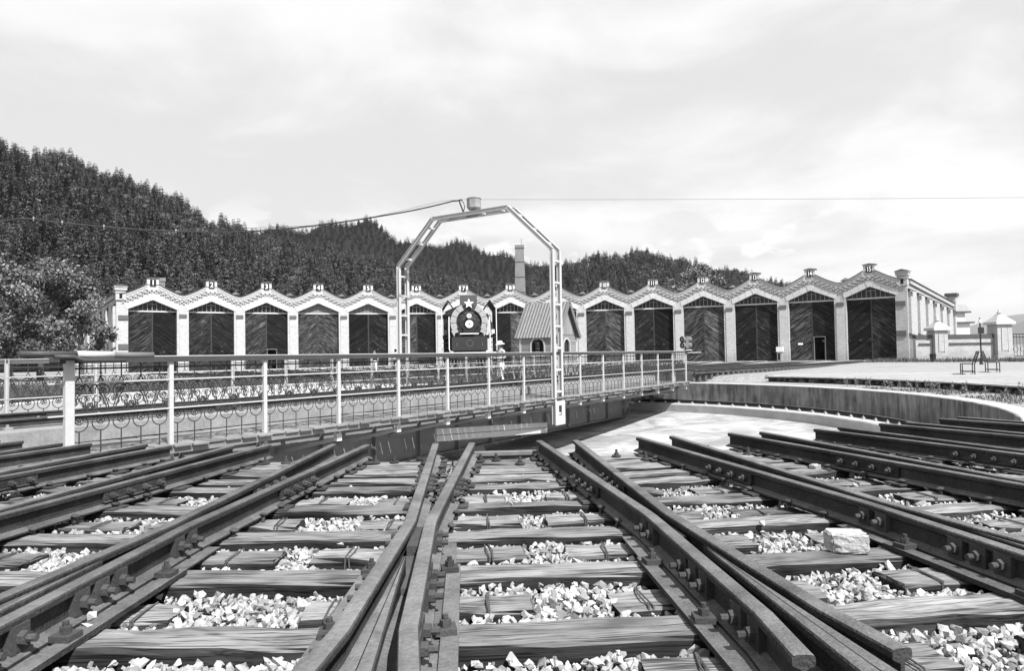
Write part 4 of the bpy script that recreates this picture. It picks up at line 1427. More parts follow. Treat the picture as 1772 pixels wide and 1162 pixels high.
FLAB = {-1: 'pale worn crossing frog with long wing rails on the tie rows facing the gantry foot',
        0: 'dark crossing frog with a cut wing rail end beside the granite block'}
R0, RJ, RT, RE, RK = 14.13, 16.12, 17.55, 19.42, 23.5
FLW = 0.118
for k in KS[:-1]:
    fm = phi(k) - AL / 2
    fr = empty('rail_crossing', (OX, OY, 0), -R(fm))
    tag(fr, FLAB.get(k, 'rails crossing in a frog, pointing at ' + across(fm)), 'rail crossing', 'rail crossings around the pit edge')
    m = 'frog_steel' if k == -1 else 'rail_steel'
    for sd, X in ((-1, Lx), (1, Rx)):
        r0 = R0 + random.uniform(-0.05, 0.05)
        rj = RJ + random.uniform(-0.15, 0.15)
        a = sweep([(X(r0), -r0), (X(rj), -rj)], z=ZR).build('rail', m, fr)
        pts = [(X(rj + 0.006), -rj - 0.006), (X(RT - 0.12), -RT + 0.12)]
        W = (lambda r: Rx(r) - FLW) if sd < 0 else (lambda r: Lx(r) + FLW)
        pts += [(X(RT - 0.05) * 0.97 + W(RT) * 0.03, -RT + 0.05), (W(RT + 0.05), -RT - 0.05), (W(RT + 0.15), -RT - 0.15), (W(RE - 0.35), -RE + 0.35), (W(RE) + sd * 0.03, -RE)]
        wing = sweep(pts, z=ZR).build('wing_rail', m, fr)
        # fishplates
        ang = math.atan(TT) * (1 if X is Lx else -1)
        for s2 in (1, -1):
            f = link('fishplate', fish_me, fr, (X(rj), -rj, ZR)); f.rotation_euler = (0, 0, ang if s2 > 0 else ang + math.pi)
            for q in (-0.26, -0.09, 0.09, 0.26): link('bolt', side_bolt, f, (0.030, q, 0.078))
        # clamps and bolts on the outer face of the wing
        for q in (RT + 0.02, RT + 0.17, RT + 0.72, RT + 0.86, RT + 1.0, RT + 1.36, RT + 1.52):
            xx = (W(q) if q > RT + 0.05 else X(q))
            o = link('clamp_bolt' , clamp_bolt, fr, (xx + sd * 0.008, -q, ZR + 0.074)); o.rotation_euler = (0, 0, 0 if sd > 0 else math.pi)
        # long base strap outside the wing
        strap = sweep([(W(q) + sd * 0.135, -q) for q in (RT + 0.35, RE - 0.3, RE + 0.35)], [(-0.035, 0), (-0.035, 0.024), (0.035, 0.024), (0.035, 0)], z=ZT + 0.001)
        strap.build('base_strap', m, fr)
        for q in (RT + 0.46, RT + 1.22):
            o = link('clip_bolt', vert_bolt, fr, (W(q) + sd * 0.118, -q, ZT + 0.025)); o.rotation_euler = (0, 0, random.uniform(-0.2, 0.2))
        # point rail
        C = Rx if sd < 0 else Lx
        rr_ = [18.22, 18.5, 18.8, 19.1, 19.5, 20.0, RK]
        pth = [(C(q), -q) for q in rr_]
        if sd < 0: cl = lambda i: (C(rr_[i]) + 0.002, 1.0)
        else: cl = lambda i: (-1.0, C(rr_[i]) - 0.002)
        sweep(pth, z=ZR, clip=cl).build('point_rail', m, fr)
        # spikes and tie plates
        for r, kind in ROWS:
            if r < 14.3 or r > 22: continue
            xx = X(r) if r < RT else (W(r) if r < RE else C(r))
            if r < RT:
                sides = (-1, 1)
                if r < 17.0 and kind != 'split':
                    link('tie_plate', plate_me, fr, (xx, -r, ZT + 0.001))
            elif r < RE: sides = ()
            else: sides = (sd,)
            for s2 in sides:
                if (r > 16.6 and s2 != sd): continue
                if random.random() < 0.12: continue
                o = link('spike', spike, fr, (xx + s2 * 0.077, -r + random.uniform(-0.06, 0.06), ZT + 0.008))
                o.rotation_euler = (random.uniform(-0.25, 0.25), random.uniform(-0.25, 0.25), random.uniform(0, 3))
    pf = MB()
    pf.prism([(-0.30, -RE - 0.2), (0.30, -RE - 0.2), (0.20, -RT + 0.1), (-0.20, -RT + 0.1)], 0, 0.010, Matrix(((1, 0, 0, 0), (0, 0, 1, 0), (0, 1, 0, ZT + 0.002), (0, 0, 0, 1))) @ Matrix(((1, 0, 0, 0), (0, 1, 0, 0), (0, 0, 1, 0), (0, 0, 0, 1))))
    pf.v = [(x, y, ZT + 0.002 + (0.010 if i >= 4 else 0)) for i, (x, y, z) in enumerate([(a_[0], a_[1], a_[2]) for a_ in pf.v])]
    pf.f = [f[::-1] for f in pf.f]
    pf.build('frog_plate', m, fr)
    fb = MB(); fb.box(-0.035, 0.035, -RT - 0.34, -RT + 0.06, ZR + 0.012, ZR + 0.105); fb.build('filler_block', 'iron', fr)
    gr = MB(); gr.box(-0.05, 0.05, -RT - 0.85, -RT - 0.36, ZR + 0.0, ZR + 0.06); gr.build('packed_grit', 'dark_soil', fr)

# bolts standing proud of the rim timbers
rb = MB(); rb.cyl((0, 0, 0), (0, 0, 0.015), 0.05, 10); rb.cyl((0, 0, 0.015), (0, 0, 0.04), 0.024, 6); rb.cyl((0, 0, 0.04), (0, 0, 0.075), 0.013, 8)
rbm = rb.mesh('anchor_bolt', 'iron')
beds = [o for o in col.objects if o.name.split('.')[0] == 'tie_bed']
for o in beds:
    for x, r in ((-0.22, 14.36), (0.2, 14.62), (-0.05, 14.35)):
        link('anchor_bolt', rbm, o, (x + random.uniform(-0.1, 0.1), -r, ZT))
# timber step lying at the pit edge
stp = empty('timber_step', polar(14.1, 180 + phi(0), 0.10), -R(phi(0)))
tag(stp, 'low weathered timber step at the pit edge between two rail ends', 'step')
for i, (y, z) in enumerate(((0.0, 0.05), (0.16, 0.0))):
    mb = MB(); mb.box(-0.34 + 0.05 * i, 0.34 - 0.02 * i, y, y + 0.13, z, z + 0.035); mb.build('tread', 'deck_wood', stp)
for x in (-0.3, 0.0, 0.3):
    mb = MB(); mb.box(x - 0.03, x + 0.03, 0.0, 0.2, -0.03, 0.0); mb.build('bearer', 'deck_wood', stp)

# ---- ballast ------------------------------------------------------


def rock_templates(n):
    out = []
    for i in range(n):
        bm = bmesh.new()
        s = rng.uniform(0.65, 1.2, 3); s[2] *= 0.8
        for q in range(10):
            v = rng.normal(size=3); v /= np.linalg.norm(v)
            v = np.sign(v) * np.abs(v) ** 0.75
            bm.verts.new(v * s * rng.uniform(0.85, 1.1))
        res = bmesh.ops.convex_hull(bm, input=bm.verts)
        bmesh.ops.delete(bm, geom=list({g for g in res['geom_interior'] + res['geom_unused'] if isinstance(g, bmesh.types.BMVert)}), context='VERTS')
        bmesh.ops.triangulate(bm, faces=bm.faces)
        bm.verts.index_update()
        out.append((np.array([v.co[:] for v in bm.verts]), np.array([[v.index for v in f.verts] for f in bm.faces])))
        bm.free()
    return out


def rand_rot(n):
    q = rng.normal(size=(n, 4)); q /= np.linalg.norm(q, axis=1)[:, None]
    w, x, y, z = q.T
    return np.stack([np.stack([1 - 2 * (y * y + z * z), 2 * (x * y - z * w), 2 * (x * z + y * w)], -1),
                     np.stack([2 * (x * y + z * w), 1 - 2 * (x * x + z * z), 2 * (y * z - x * w)], -1),
                     np.stack([2 * (x * z - y * w), 2 * (y * z + x * w), 1 - 2 * (x * x + y * y)], -1)], 1)


def np_mesh(name, V, F, tone, material, smooth=False):
    me = bpy.data.meshes.new(name)
    nv, nf, k = len(V), len(F), F.shape[1]
    me.vertices.add(nv); me.vertices.foreach_set('co', V.astype(np.float32).ravel())
    me.loops.add(nf * k); me.loops.foreach_set('vertex_index', F.astype(np.int32).ravel())
    me.polygons.add(nf)
    me.polygons.foreach_set('loop_start', np.arange(0, nf * k, k, dtype=np.int32))
    me.polygons.foreach_set('loop_total', np.full(nf, k, dtype=np.int32))
    if smooth: me.polygons.foreach_set('use_smooth', np.ones(nf, dtype=bool))
    else: me.polygons.foreach_set('use_smooth', np.zeros(nf, dtype=bool))
    if tone is not None:
        at = me.attributes.new('tone', 'FLOAT', 'POINT'); at.data.foreach_set('value', tone.astype(np.float32))
    me.update(calc_edges=True)
    if material is not None: me.materials.append(MATS[material])
    return me


def scatter(pos, size, templ, rot=None, squash=None):
    n = len(pos)
    which = rng.integers(0, len(templ), n)
    Rm = rand_rot(n)
    tones = np.clip(rng.normal(1.0, 0.24, n), 0.45, 1.5) * np.where(rng.random(n) < 0.16, 0.55, 1.0)
    Vs, Fs, Ts = [], [], []; base = 0
    for t, (v, f) in enumerate(templ):
        idx = np.where(which == t)[0]
        if len(idx) == 0: continue
        P = np.einsum('nij,vj->nvi', Rm[idx], v) * size[idx][:, None, None] + pos[idx][:, None, :]
        Vs.append(P.reshape(-1, 3))
        Fs.append((f[None] + (np.arange(len(idx)) * len(v))[:, None, None] + base).reshape(-1, 3))
        Ts.append(np.repeat(tones[idx], len(v)))
        base += len(idx) * len(v)
    return np.concatenate(Vs), np.concatenate(Fs), np.concatenate(Ts)


def free_of_ties(X, Y, pad=0.0):
    """X, Y arrays in world; True where no near tie lies"""
    dx, dy = X - OX, Y - OY
    ok = np.ones(len(X), bool)
    r = np.hypot(dx, dy)
    ang = np.degrees(np.arctan2(-dx, -dy))             # angle of near side direction = phi
    kk = np.round((TH0 - ang) / AL).astype(int)
    for k in KS:
        sel = np.where(kk == k)[0]
        if len(sel) == 0: continue
        a = R(phi(k))
        lx = dx[sel] * math.cos(a) - dy[sel] * math.sin(a)
        ly = -(dx[sel] * math.sin(a) + dy[sel] * math.cos(a))
        o = np.ones(len(sel), bool)
        for (k2, r2, x0, x1, hw) in TIE_BOXES:
            if k2 != k: continue
            o &= ~((np.abs(ly - r2) < hw + pad) & (lx > x0 - pad) & (lx < x1 + pad))
        ok[sel] = o
    return ok, r, ang


def build_ballast():
    N = 250000
    a = rng.uniform(TH0 - AL * 6.6, TH0 + AL * 6.6, N)
    r = np.sqrt(rng.uniform(14.25 ** 2, 21.2 ** 2, N))
    X = OX - r * np.sin(np.radians(a)); Y = OY - r * np.cos(np.radians(a))
    vis = (Y > 1.35) & (np.abs(X) < Y * 0.80 + 1.6)
    X, Y = X[vis], Y[vis]
    ok, r, ang = free_of_ties(X, Y, -0.012)
    X, Y, r, ang = X[ok], Y[ok], r[ok], ang[ok]
    # keep a clear trough under the rails and frogs
    u = (TH0 - ang) / AL
    fu = np.abs(u - np.floor(u) - 0.5) * R(AL) * r          # distance from the frog axis
    rail = np.abs(HG - r * TT)
    clear = (np.abs(fu - rail) < 0.075) | ((r > RT - 0.1) & (fu < 0.26))
    keep = ~clear | (rng.random(len(X)) < 0.15)
    X, Y = X[keep], Y[keep]
    n = len(X)
    size = rng.uniform(0.011, 0.027, n) * np.where(rng.random(n) < 0.12, 1.35, 1.0)
    mound = 0.5 + 0.5 * np.sin(X * 3.1 + 1.3) * np.sin(Y * 2.3)
    Z = 0.025 + rng.uniform(0.0, 1.0, n) ** 0.7 * (0.050 + 0.028 * mound)
    V, F, T = scatter(np.stack([X, Y, Z], 1), size, rock_templates(18))
    o = link('ballast_stones', np_mesh('ballast_stones', V, F, T, 'ballast'))
    tag(o, 'pale crushed stone ballast lying between the ties', 'ballast', kind='stuff')
    print('ballast', n, len(F))


build_ballast()
# loose stones lying on ties and straps
LT = rock_templates(5)
LOOSE = [(1330, 925, 0.045), (147, 1077, 0.05), (160, 1062, 0.055), (1365, 1012, 0.03), (1310, 900, 0.04), (585, 935, 0.035), (640, 867, 0.03), (1440, 930, 0.035), (880, 868, 0.03)]
for i, (px, py, s) in enumerate(LOOSE):
    # ray through a pixel of the photograph used once to find where the stone lies on the tie tops
    uu, vv = (px - 886) / 1180.6, (py - 612 + 0.0171 * (px - 886)) / 1180.6
    d = (CZ - ZT - 0.03) / vv
    v, f = LT[i % 5]
    me = np_mesh('loose_stone', v * s * 0.6, f, np.full(len(v), 1.15), 'ballast')
    o = link('loose_stone', me, None, (uu * d, d, ZT + s * 0.40))
    tag(o, 'single pale ballast stone lying loose on top of a tie', 'stone', 'loose stones on the ties')


def chipped_block(name, sx, sy, sz, seed):
    bm = bmesh.new(); bmesh.ops.create_cube(bm, size=1.0)
    bmesh.ops.scale(bm, vec=(sx, sy, sz), verts=bm.verts)
    bmesh.ops.bevel(bm, geom=list(bm.edges), offset=0.010, segments=1, affect='EDGES')
    bmesh.ops.subdivide_edges(bm, edges=list(bm.edges), cuts=3, use_grid_fill=True)
    rs = random.Random(seed)
    for v in bm.verts:
        v.co += Vector((rs.uniform(-1, 1), rs.uniform(-1, 1), rs.uniform(-1, 1))) * 0.004
        if v.co.x < -sx * 0.3 and v.co.y < -sy * 0.25: v.co += Vector((0.025, 0.02, 0)) * (0.4 - v.co.z / sz) * rs.uniform(0.6, 1.2)
    me = bpy.data.meshes.new(name); bm.to_mesh(me); bm.free(); me.materials.append(MATS['granite'])
    return me


def on_tie(px, py, z):
    uu, vv = (px - 886) / 1180.6, (py - 612 + 0.0171 * (px - 886)) / 1180.6
    d = (CZ - z) / vv
    return uu * d, d


x, y = on_tie(1463, 955, ZT)
o = link('granite_block', chipped_block('granite_block', 0.20, 0.13, 0.105, 1), None, (x, y + 0.06, ZT + 0.048), R(-8))
tag(o, 'rough pale granite block resting on a wooden tie', 'stone block')
x, y = on_tie(1404, 812, ZT)
o = link('granite_block', chipped_block('granite_block', 0.085, 0.07, 0.05, 2), None, (x, y, ZT + 0.022), R(12))
tag(o, 'small pale stone block tucked beside a rail near the pit edge', 'stone block')
# ================================================================== tracks from the far rim to the shed doors
ft = {}
for k in range(-7, 8):
    t = B0 + k * AB
    tr = empty('shed_track', (OX, OY, 0.252 + 0.002 * (k % 3)), -R(t))
    tr.rotation_euler = (-0.0071, 0, -R(t))
    tag(tr, 'railway track running from the pit to the shed doorway numbered ' + 'one two three four five six seven eight nine ten eleven twelve thirteen fourteen fifteen'.split()[k + 7], 'track', 'tracks leading to the shed doors')
    for x in (-0.7525, 0.7525):
        key = ('r', x)
        if key not in ft: ft[key] = sweep([(x, 14.15), (x, RB + 0.1)]).mesh('rail', 'rail_steel')
        link('rail', ft[key], tr)
    if 't' not in ft:
        mb = MB(); r = 14.3
        while r < 50:
            hl = min(1.25, r * math.tan(R(AB / 2)) - 0.02)
            mb.box(-hl, hl, r - 0.12, r + 0.12, -0.42 if r < 18 else -0.2, -0.01); r += 0.62
        ft['t'] = mb.mesh('ties', 'tie_far')
    tag(link('ties', ft['t'], tr), kind='stuff')

# ================================================================== locomotive on the track of doorway 7
tl = R(B0 - AB)
loco = empty('steam_locomotive', (OX + 18.0 * math.sin(tl), OY + 18.0 * math.cos(tl), 0.0), -tl + R(1.2))
tag(loco, 'black steam locomotive facing the pit with a white star on its smokebox', 'locomotive')


def lp(name, mb, m, parent=loco, smooth=False): return mb.build(name, m, parent, smooth)


RX90 = Matrix.Rotation(R(90), 4, 'X')
ZC = 3.12
mb = MB(); mb.tube([(0, 0.25, ZC), (0, 2.2, ZC)], 1.0, 32); sbx = lp('smokebox', mb, 'loco_grey', smooth=False)
mb = MB(); mb.tube([(0, 2.2, ZC), (0, 8.2, ZC + 0.05), (0, 9.2, ZC + 0.1)], 0.95, 28, True, [0.95, 0.98, 1.05]); lp('boiler', mb, 'loco_black')
mb = MB(); mb.lathe([(0.0, 0.0), (0.99, 0.0), (0.99, -0.05), (0.72, -0.10), (0.70, -0.06), (0.64, -0.06), (0.55, -0.11), (0.30, -0.16), (0.0, -0.17)], 32, Matrix.Translation((0, 0.25, ZC)) @ Matrix.Rotation(R(-90), 4, 'X') @ Matrix.Scale(1, 4))
lp('smokebox_front', mb, 'loco_grey')
for a in np.arange(0, 360, 30):
    mb = MB(); mb.box(-0.03, 0.03, 0.12, 0.2, ZC - 0.62, ZC - 0.5, Matrix.Translation((0, 0, ZC)) @ Matrix.Rotation(R(a), 4, 'Y') @ Matrix.Translation((0, 0, -ZC))); lp('door_dog', mb, 'loco_black', sbx)
# collar of pale panels
for i in range(10):
    a0, a1 = -28 + i * 23.6, -28 + (i + 1) * 23.6 - 1.8
    if 58 < (a0 + a1) / 2 < 122: continue
    mb = MB(); n = 4
    poly = [(0.74 * math.cos(R(a0 + (a1 - a0) * j / n)), 0.74 * math.sin(R(a0 + (a1 - a0) * j / n))) for j in range(n + 1)]
    poly = [(1.08 * math.cos(R(a0 + (a1 - a0) * j / n)), 1.08 * math.sin(R(a0 + (a1 - a0) * j / n))) for j in range(n + 1)] + poly[::-1]
    mb.prism([(x, z + ZC) for x, z in poly], 0.05, 0.14); lp('collar_panel', mb, 'loco_petal')
for sx in (-1, 1):
    pts = [(0.76, -0.30), (1.04, -0.52), (0.86, -0.86), (0.82, -0.66), (0.62, -0.58)]
    if sx < 0: pts = [(-x, z) for x, z in pts][::-1]
    mb = MB(); mb.prism([(x, z + ZC) for x, z in pts], 0.06, 0.13); lp('collar_point', mb, 'loco_petal')
# star, top box
mb = MB(); mb.box(-0.49, 0.49, 0.35, 1.3, ZC + 0.78, 4.70); tb_ = lp('feedwater_heater', mb, 'loco_red')
sp_ = []
for i in range(10):
    rr = 0.30 if i % 2 == 0 else 0.125
    sp_.append((rr * math.cos(R(90 + i * 36)), 4.18 + rr * math.sin(R(90 + i * 36))))
mb = MB(); mb.prism(sp_, 0.02, 0.10); lp('star', mb, 'digit')
mb = MB(); mb.tube([(0, 2.6, 4.0), (0, 2.6, 4.6)], 0.42, 16, True, [0.48, 0.40]); lp('steam_dome', mb, 'loco_black')
# lamps
for z, r, m in ((3.46, 0.15, 'paint_pale'), (2.99, 0.23, 'paint_white')):
    mb = MB(); mb.cyl((0, 0.14, z), (0, -0.14, z), r - 0.02, 20); h = lp('lamp_body', mb, 'loco_black')
    mb = MB(); mb.lathe([(r - 0.07, 0.0), (r, 0.0), (r, 0.03), (r - 0.07, 0.03)], 20, Matrix.Translation((0, -0.14, z)) @ RX90); lp('lamp_rim', mb, m, h)
    mb = MB(); mb.lathe([(0.0, 0), (r - 0.07, 0), (r - 0.09, 0.02), (0, 0.04)], 18, Matrix.Translation((0, -0.141, z)) @ RX90); lp('lens', mb, 'lens', h)
mb = MB(); mb.box(-0.34, 0.34, -0.10, 0.12, 2.45, 2.80); lp('lamp_bracket', mb, 'loco_black')
mb = MB(); mb.tube([(-0.54, -0.12, 2.42), (0.54, -0.12, 2.42)], 0.035, 8); lp('hand_bar', mb, 'paint_white')
# apron and buffer beam
mb = MB(); mb.box(-1.02, 1.02, -0.45, 0.1, 1.46, 2.24); ap = lp('front_apron', mb, 'loco_grey')
mb = MB(); mb.tube([(0.18 * math.cos(a), -0.46, 1.86 + 0.18 * math.sin(a)) for a in np.linspace(0, 2 * math.pi, 21)[:-1]], 0.014, 5, closed=True); lp('crest_ring', mb, 'paint_grey', ap)
for x in (-0.72, 0.72):
    mb = MB(); mb.box(x - 0.015, x + 0.015, -0.475, -0.452, 1.72, 1.9); lp('lifting_lug', mb, 'paint_grey', ap)
mb = MB(); mb.box(-1.5, 1.5, -0.7, -0.35, 1.02, 1.36); bb = lp('buffer_beam', mb, 'loco_grey')
mb = MB(); mb.box(-1.5, 1.5, -0.72, -0.705, 1.28, 1.36); lp('beam_edge', mb, 'paint_white', bb)
mb = MB(); mb.box(-0.16, 0.16, -1.05, -0.7, 0.85, 1.15); mb.box(-0.22, 0.22, -1.15, -1.02, 0.75, 1.2); lp('coupler', mb, 'iron', bb)
for x in np.linspace(-1.05, 1.05, 13):
    mb = MB(); mb.tube([(x, -0.55, 1.02), (x * 1.1, -1.05 + abs(x) * 0.35, 0.42)], 0.035, 6); lp('pilot_bar', mb, 'paint_grey', bb)
mb = MB(); mb.tube([(-1.16, -0.7, 0.42), (-0.5, -0.93, 0.40), (0.5, -0.93, 0.40), (1.16, -0.7, 0.42)], 0.04, 6); lp('pilot_sill', mb, 'loco_red', bb)
# pipes, pump and rivets round the front
for sx in (-1, 1):
    mb = MB(); mb.tube([(sx * 1.02, 0.1, 3.6), (sx * 1.22, 0.1, 3.2), (sx * 1.24, 0.0, 2.6), (sx * 1.1, -0.1, 2.2)], 0.05, 8); lp('steam_pipe', mb, 'loco_black')
    mb = MB(); mb.cyl((sx * 1.32, 0.3, 2.42), (sx * 1.32, 0.3, 2.95), 0.13, 12); mb.cyl((sx * 1.32, 0.3, 2.95), (sx * 1.32, 0.3, 3.1), 0.06, 10); lp('air_pump', mb, 'loco_grey')
    mb = MB(); mb.box(min(sx * 1.28, sx * 1.46), max(sx * 1.28, sx * 1.46), -0.1, 0.08, 2.42, 2.66); lp('marker_lamp', mb, 'paint_white' if sx > 0 else 'loco_grey')
for i in range(28):
    a = R(i * 360 / 28)
    mb = MB(); mb.cyl((0.70 * math.cos(a), 0.20, ZC + 0.70 * math.sin(a)), (0.70 * math.cos(a), 0.13, ZC + 0.70 * math.sin(a)), 0.018, 6); lp('rivet', mb, 'loco_red', sbx)
mb = MB(); mb.tube([(-0.36, 0.02, 3.28), (-0.2, -0.05, 3.33), (0.2, -0.05, 3.33), (0.36, 0.02, 3.28)], 0.014, 6); lp('door_rail', mb, 'paint_grey', sbx)
# white hand rails, steps and deflectors
for sx in (-1, 1):
    mb = MB(); mb.tube([(sx * 1.16, -0.2, 3.40), (sx * 1.17, -0.35, 2.6), (sx * 1.17, -0.47, 1.55), (sx * 1.12, -0.5, 1.41), (sx * 0.95, -0.5, 1.38)], 0.03, 8); lp('hand_rail', mb, 'paint_white')
    mb = MB(); y0, y1 = 0.0, 2.9
    for (a, b) in (((1.56, 2.40), (1.56, 3.86)), ((1.56, 3.86), (1.22, 4.36))):
        v = Vector((b[0] - a[0], 0, b[1] - a[1])); L = v.length
        M = Matrix.Translation((sx * a[0], 0, a[1])) @ Matrix(((sx * v.x / L, 0, -v.z / L, 0), (0, 1, 0, 0), (v.z / L, 0, sx * v.x / L, 0), (0, 0, 0, 1)))
        mb.box(0, L, y0, y1, -0.02, 0.02, M)
    df = lp('smoke_deflector', mb, 'loco_black')
    mb = MB(); mb.tube([(sx * 1.58, -0.03, 1.2), (sx * 1.57, -0.03, 3.86)], 0.03, 6); lp('deflector_edge', mb, 'paint_white', df)
    mb = MB(); mb.tube([(sx * 1.22, 0.05, 4.36), (sx * 0.82, 0.3, ZC + 0.66)], 0.045, 6); lp('stay', mb, 'loco_grey', df)
    for z in (1.35, 1.62, 1.90, 2.18):
        mb = MB(); mb.box(min(sx * 1.22, sx * 1.54), max(sx * 1.22, sx * 1.54), -0.25 + (z - 1.35) * 0.3, 0.15 + (z - 1.35) * 0.3, z, z + 0.035); lp('step', mb, 'loco_grey')
    mb = MB(); mb.box(min(sx * 1.0, sx * 1.55), max(sx * 1.0, sx * 1.55), 0.3, 9.0, 2.30, 2.36); rb_ = lp('running_board', mb, 'loco_grey')
    mb = MB(); mb.cyl((sx * 1.15, 0.7, 1.0), (sx * 1.15, 2.0, 1.0), 0.40, 18); lp('cylinder', mb, 'loco_black')
    for y in (2.6, 4.3, 6.0, 7.7):
        mb = MB(); mb.lathe([(0.0, -0.06), (0.72, -0.06), (0.75, 0.0), (0.72, 0.06), (0.0, 0.06)], 24, Matrix.Translation((sx * 0.76, y, 1.0)) @ Matrix.Rotation(R(90), 4, 'Y')); lp('driving_wheel', mb, 'loco_black')
    mb = MB(); mb.lathe([(0.0, -0.06), (0.44, -0.06), (0.46, 0.0), (0.44, 0.06), (0.0, 0.06)], 20, Matrix.Translation((sx * 0.76, 0.2, 0.70)) @ Matrix.Rotation(R(90), 4, 'Y')); lp('pony_wheel', mb, 'loco_black')
mb = MB(); mb.box(-0.55, 0.55, -0.35, 9.5, 1.0, 1.45); lp('frame', mb, 'loco_black')
mb = MB(); mb.box(-1.5, 1.5, 9.0, 11.3, 1.3, 4.0); mb.prism([(-1.6, 4.0), (1.6, 4.0), (0.9, 4.45), (-0.9, 4.45)], 8.8, 11.6); lp('cab', mb, 'loco_black')
mb = MB(); mb.box(-1.5, 1.5, 12.0, 18.5, 1.2, 3.4); lp('tender', mb, 'loco_black')

# ================================================================== people


def figure(name, J, E_, mats, regions, parent, root=0):
    """skin-modifier body; J: (x, y, z, rx, ry); regions(co) -> material index"""
    me = bpy.data.meshes.new(name)
    me.from_pydata([j[:3] for j in J], E_, [])
    ob = bpy.data.objects.new(name, me); col.objects.link(ob)
    md = ob.modifiers.new('skin', 'SKIN'); md.use_smooth_shade = True
    for i, v in enumerate(me.skin_vertices[0].data):
        v.radius = (J[i][3], J[i][4]); v.use_root = (i == root)
    ss = ob.modifiers.new('sub', 'SUBSURF'); ss.levels = 1; ss.render_levels = 1
    dg = bpy.context.evaluated_depsgraph_get()
    out = bpy.data.meshes.new_from_object(ob.evaluated_get(dg))
    bpy.data.objects.remove(ob); bpy.data.meshes.remove(me)
    out.materials.clear()
    for m in mats: out.materials.append(MATS[m])
    for p in out.polygons: p.material_index = regions(p.center)
    out.name = name
    return link(name, out, parent)


def person(loc, rz, label, mats, h=1.0, hat=True, arms='front'):
    root = empty('person', loc, rz); tag(root, label, 'person', None)
    root.scale = (h, h, h)
    J = [(0, 0.0, 0.95, 0.15, 0.115), (0, 0.0, 1.12, 0.135, 0.105), (0, 0.01, 1.30, 0.165, 0.115), (0, 0.02, 1.44, 0.09, 0.075), (0, 0.005, 1.50, 0.055, 0.055), (0, -0.015, 1.565, 0.072, 0.085), (0, -0.01, 1.66, 0.078, 0.092), (0, -0.01, 1.72, 0.045, 0.055)]
    E_ = [(0, 1), (1, 2), (2, 3), (3, 4), (4, 5), (5, 6), (6, 7)]
    # nose, ears
    J.append((0, -0.115, 1.60, 0.014, 0.014)); E_.append((5, 8))
    for sx in (-1, 1): J.append((sx * 0.085, 0.005, 1.61, 0.012, 0.02)); E_.append((6, len(J) - 1))
    for sx in (-1, 1):
        b = len(J)
        J += [(sx * 0.10, 0.0, 0.90, 0.105, 0.105), (sx * 0.105, -0.01, 0.50, 0.072, 0.075), (sx * 0.11, 0.03, 0.10, 0.048, 0.05), (sx * 0.12, -0.06, 0.045, 0.045, 0.04), (sx * 0.13, -0.15, 0.035, 0.038, 0.03)]
        E_ += [(0, b), (b, b + 1), (b + 1, b + 2), (b + 2, b + 3), (b + 3, b + 4)]
    for sx in (-1, 1):
        b = len(J)
        if arms == 'front': A = [(sx * 0.19, 0.02, 1.39), (sx * 0.245, 0.04, 1.14), (sx * 0.13, -0.19, 1.12), (sx * 0.08, -0.27, 1.14)]
        else: A = [(sx * 0.19, 0.02, 1.39), (sx * 0.235, 0.04, 1.12), (sx * 0.235, -0.03, 0.88), (sx * 0.23, -0.05, 0.80)]
        J += [A[0] + (0.062, 0.062), A[1] + (0.046, 0.046), A[2] + (0.03, 0.032), A[3] + (0.036, 0.022)]
        E_ += [(3, b), (b, b + 1), (b + 1, b + 2), (b + 2, b + 3)]
        # five fingers, thumb off the side of the palm
        d = (Vector(A[3]) - Vector(A[2])).normalized()
        for q, (off, ln) in enumerate(((-0.027, 0.065), (-0.009, 0.075), (0.009, 0.072), (0.027, 0.055))):
            base = Vector(A[3]) + Vector((0, 0, off)) + d * 0.03
            tip = base + d * ln * 0.7 + Vector((-sx * 0.02, 0, -0.01))
            J.append(tuple(tip) + (0.009, 0.009)); E_.append((b + 3, len(J) - 1))
        tip = Vector(A[2]) * 0.4 + Vector(A[3]) * 0.6 + Vector((-sx * 0.045, -0.02, 0.03))
        J.append(tuple(tip) + (0.010, 0.010)); E_.append((b + 3, len(J) - 1))

    def reg(c):
        if c.z > 1.46 and abs(c.x) < 0.12: return 0
        if arms == 'front' and c.y < -0.10 and 1.0 < c.z < 1.3: return 0
        if arms != 'front' and abs(c.x) > 0.17 and c.z < 1.12: return 0
        if c.z < 0.11: return 3
        if c.z < 0.98: return 2
        return 1
    figure('body', J, E_, mats, reg, root)
    mb = MB()
    if hat:
        mb.lathe([(0.0, 1.66), (0.185, 1.655), (0.19, 1.665), (0.105, 1.69), (0.10, 1.75), (0.075, 1.785), (0.0, 1.795)], 18, Matrix.Translation((0, -0.01, 1.68)) @ Matrix.Rotation(R(7), 4, 'X') @ Matrix.Translation((0, 0, -1.68))); mb.build('sun_hat', 'hat', root, True)
    mb = MB(); mb.lathe([(0.0, 1.56), (0.06, 1.57), (0.094, 1.62), (0.096, 1.68), (0.065, 1.735), (0.0, 1.75)], 14, Matrix.Translation((0, 0.018, 0.0))); mb.build('hair', 'hair', root, True)
    return root


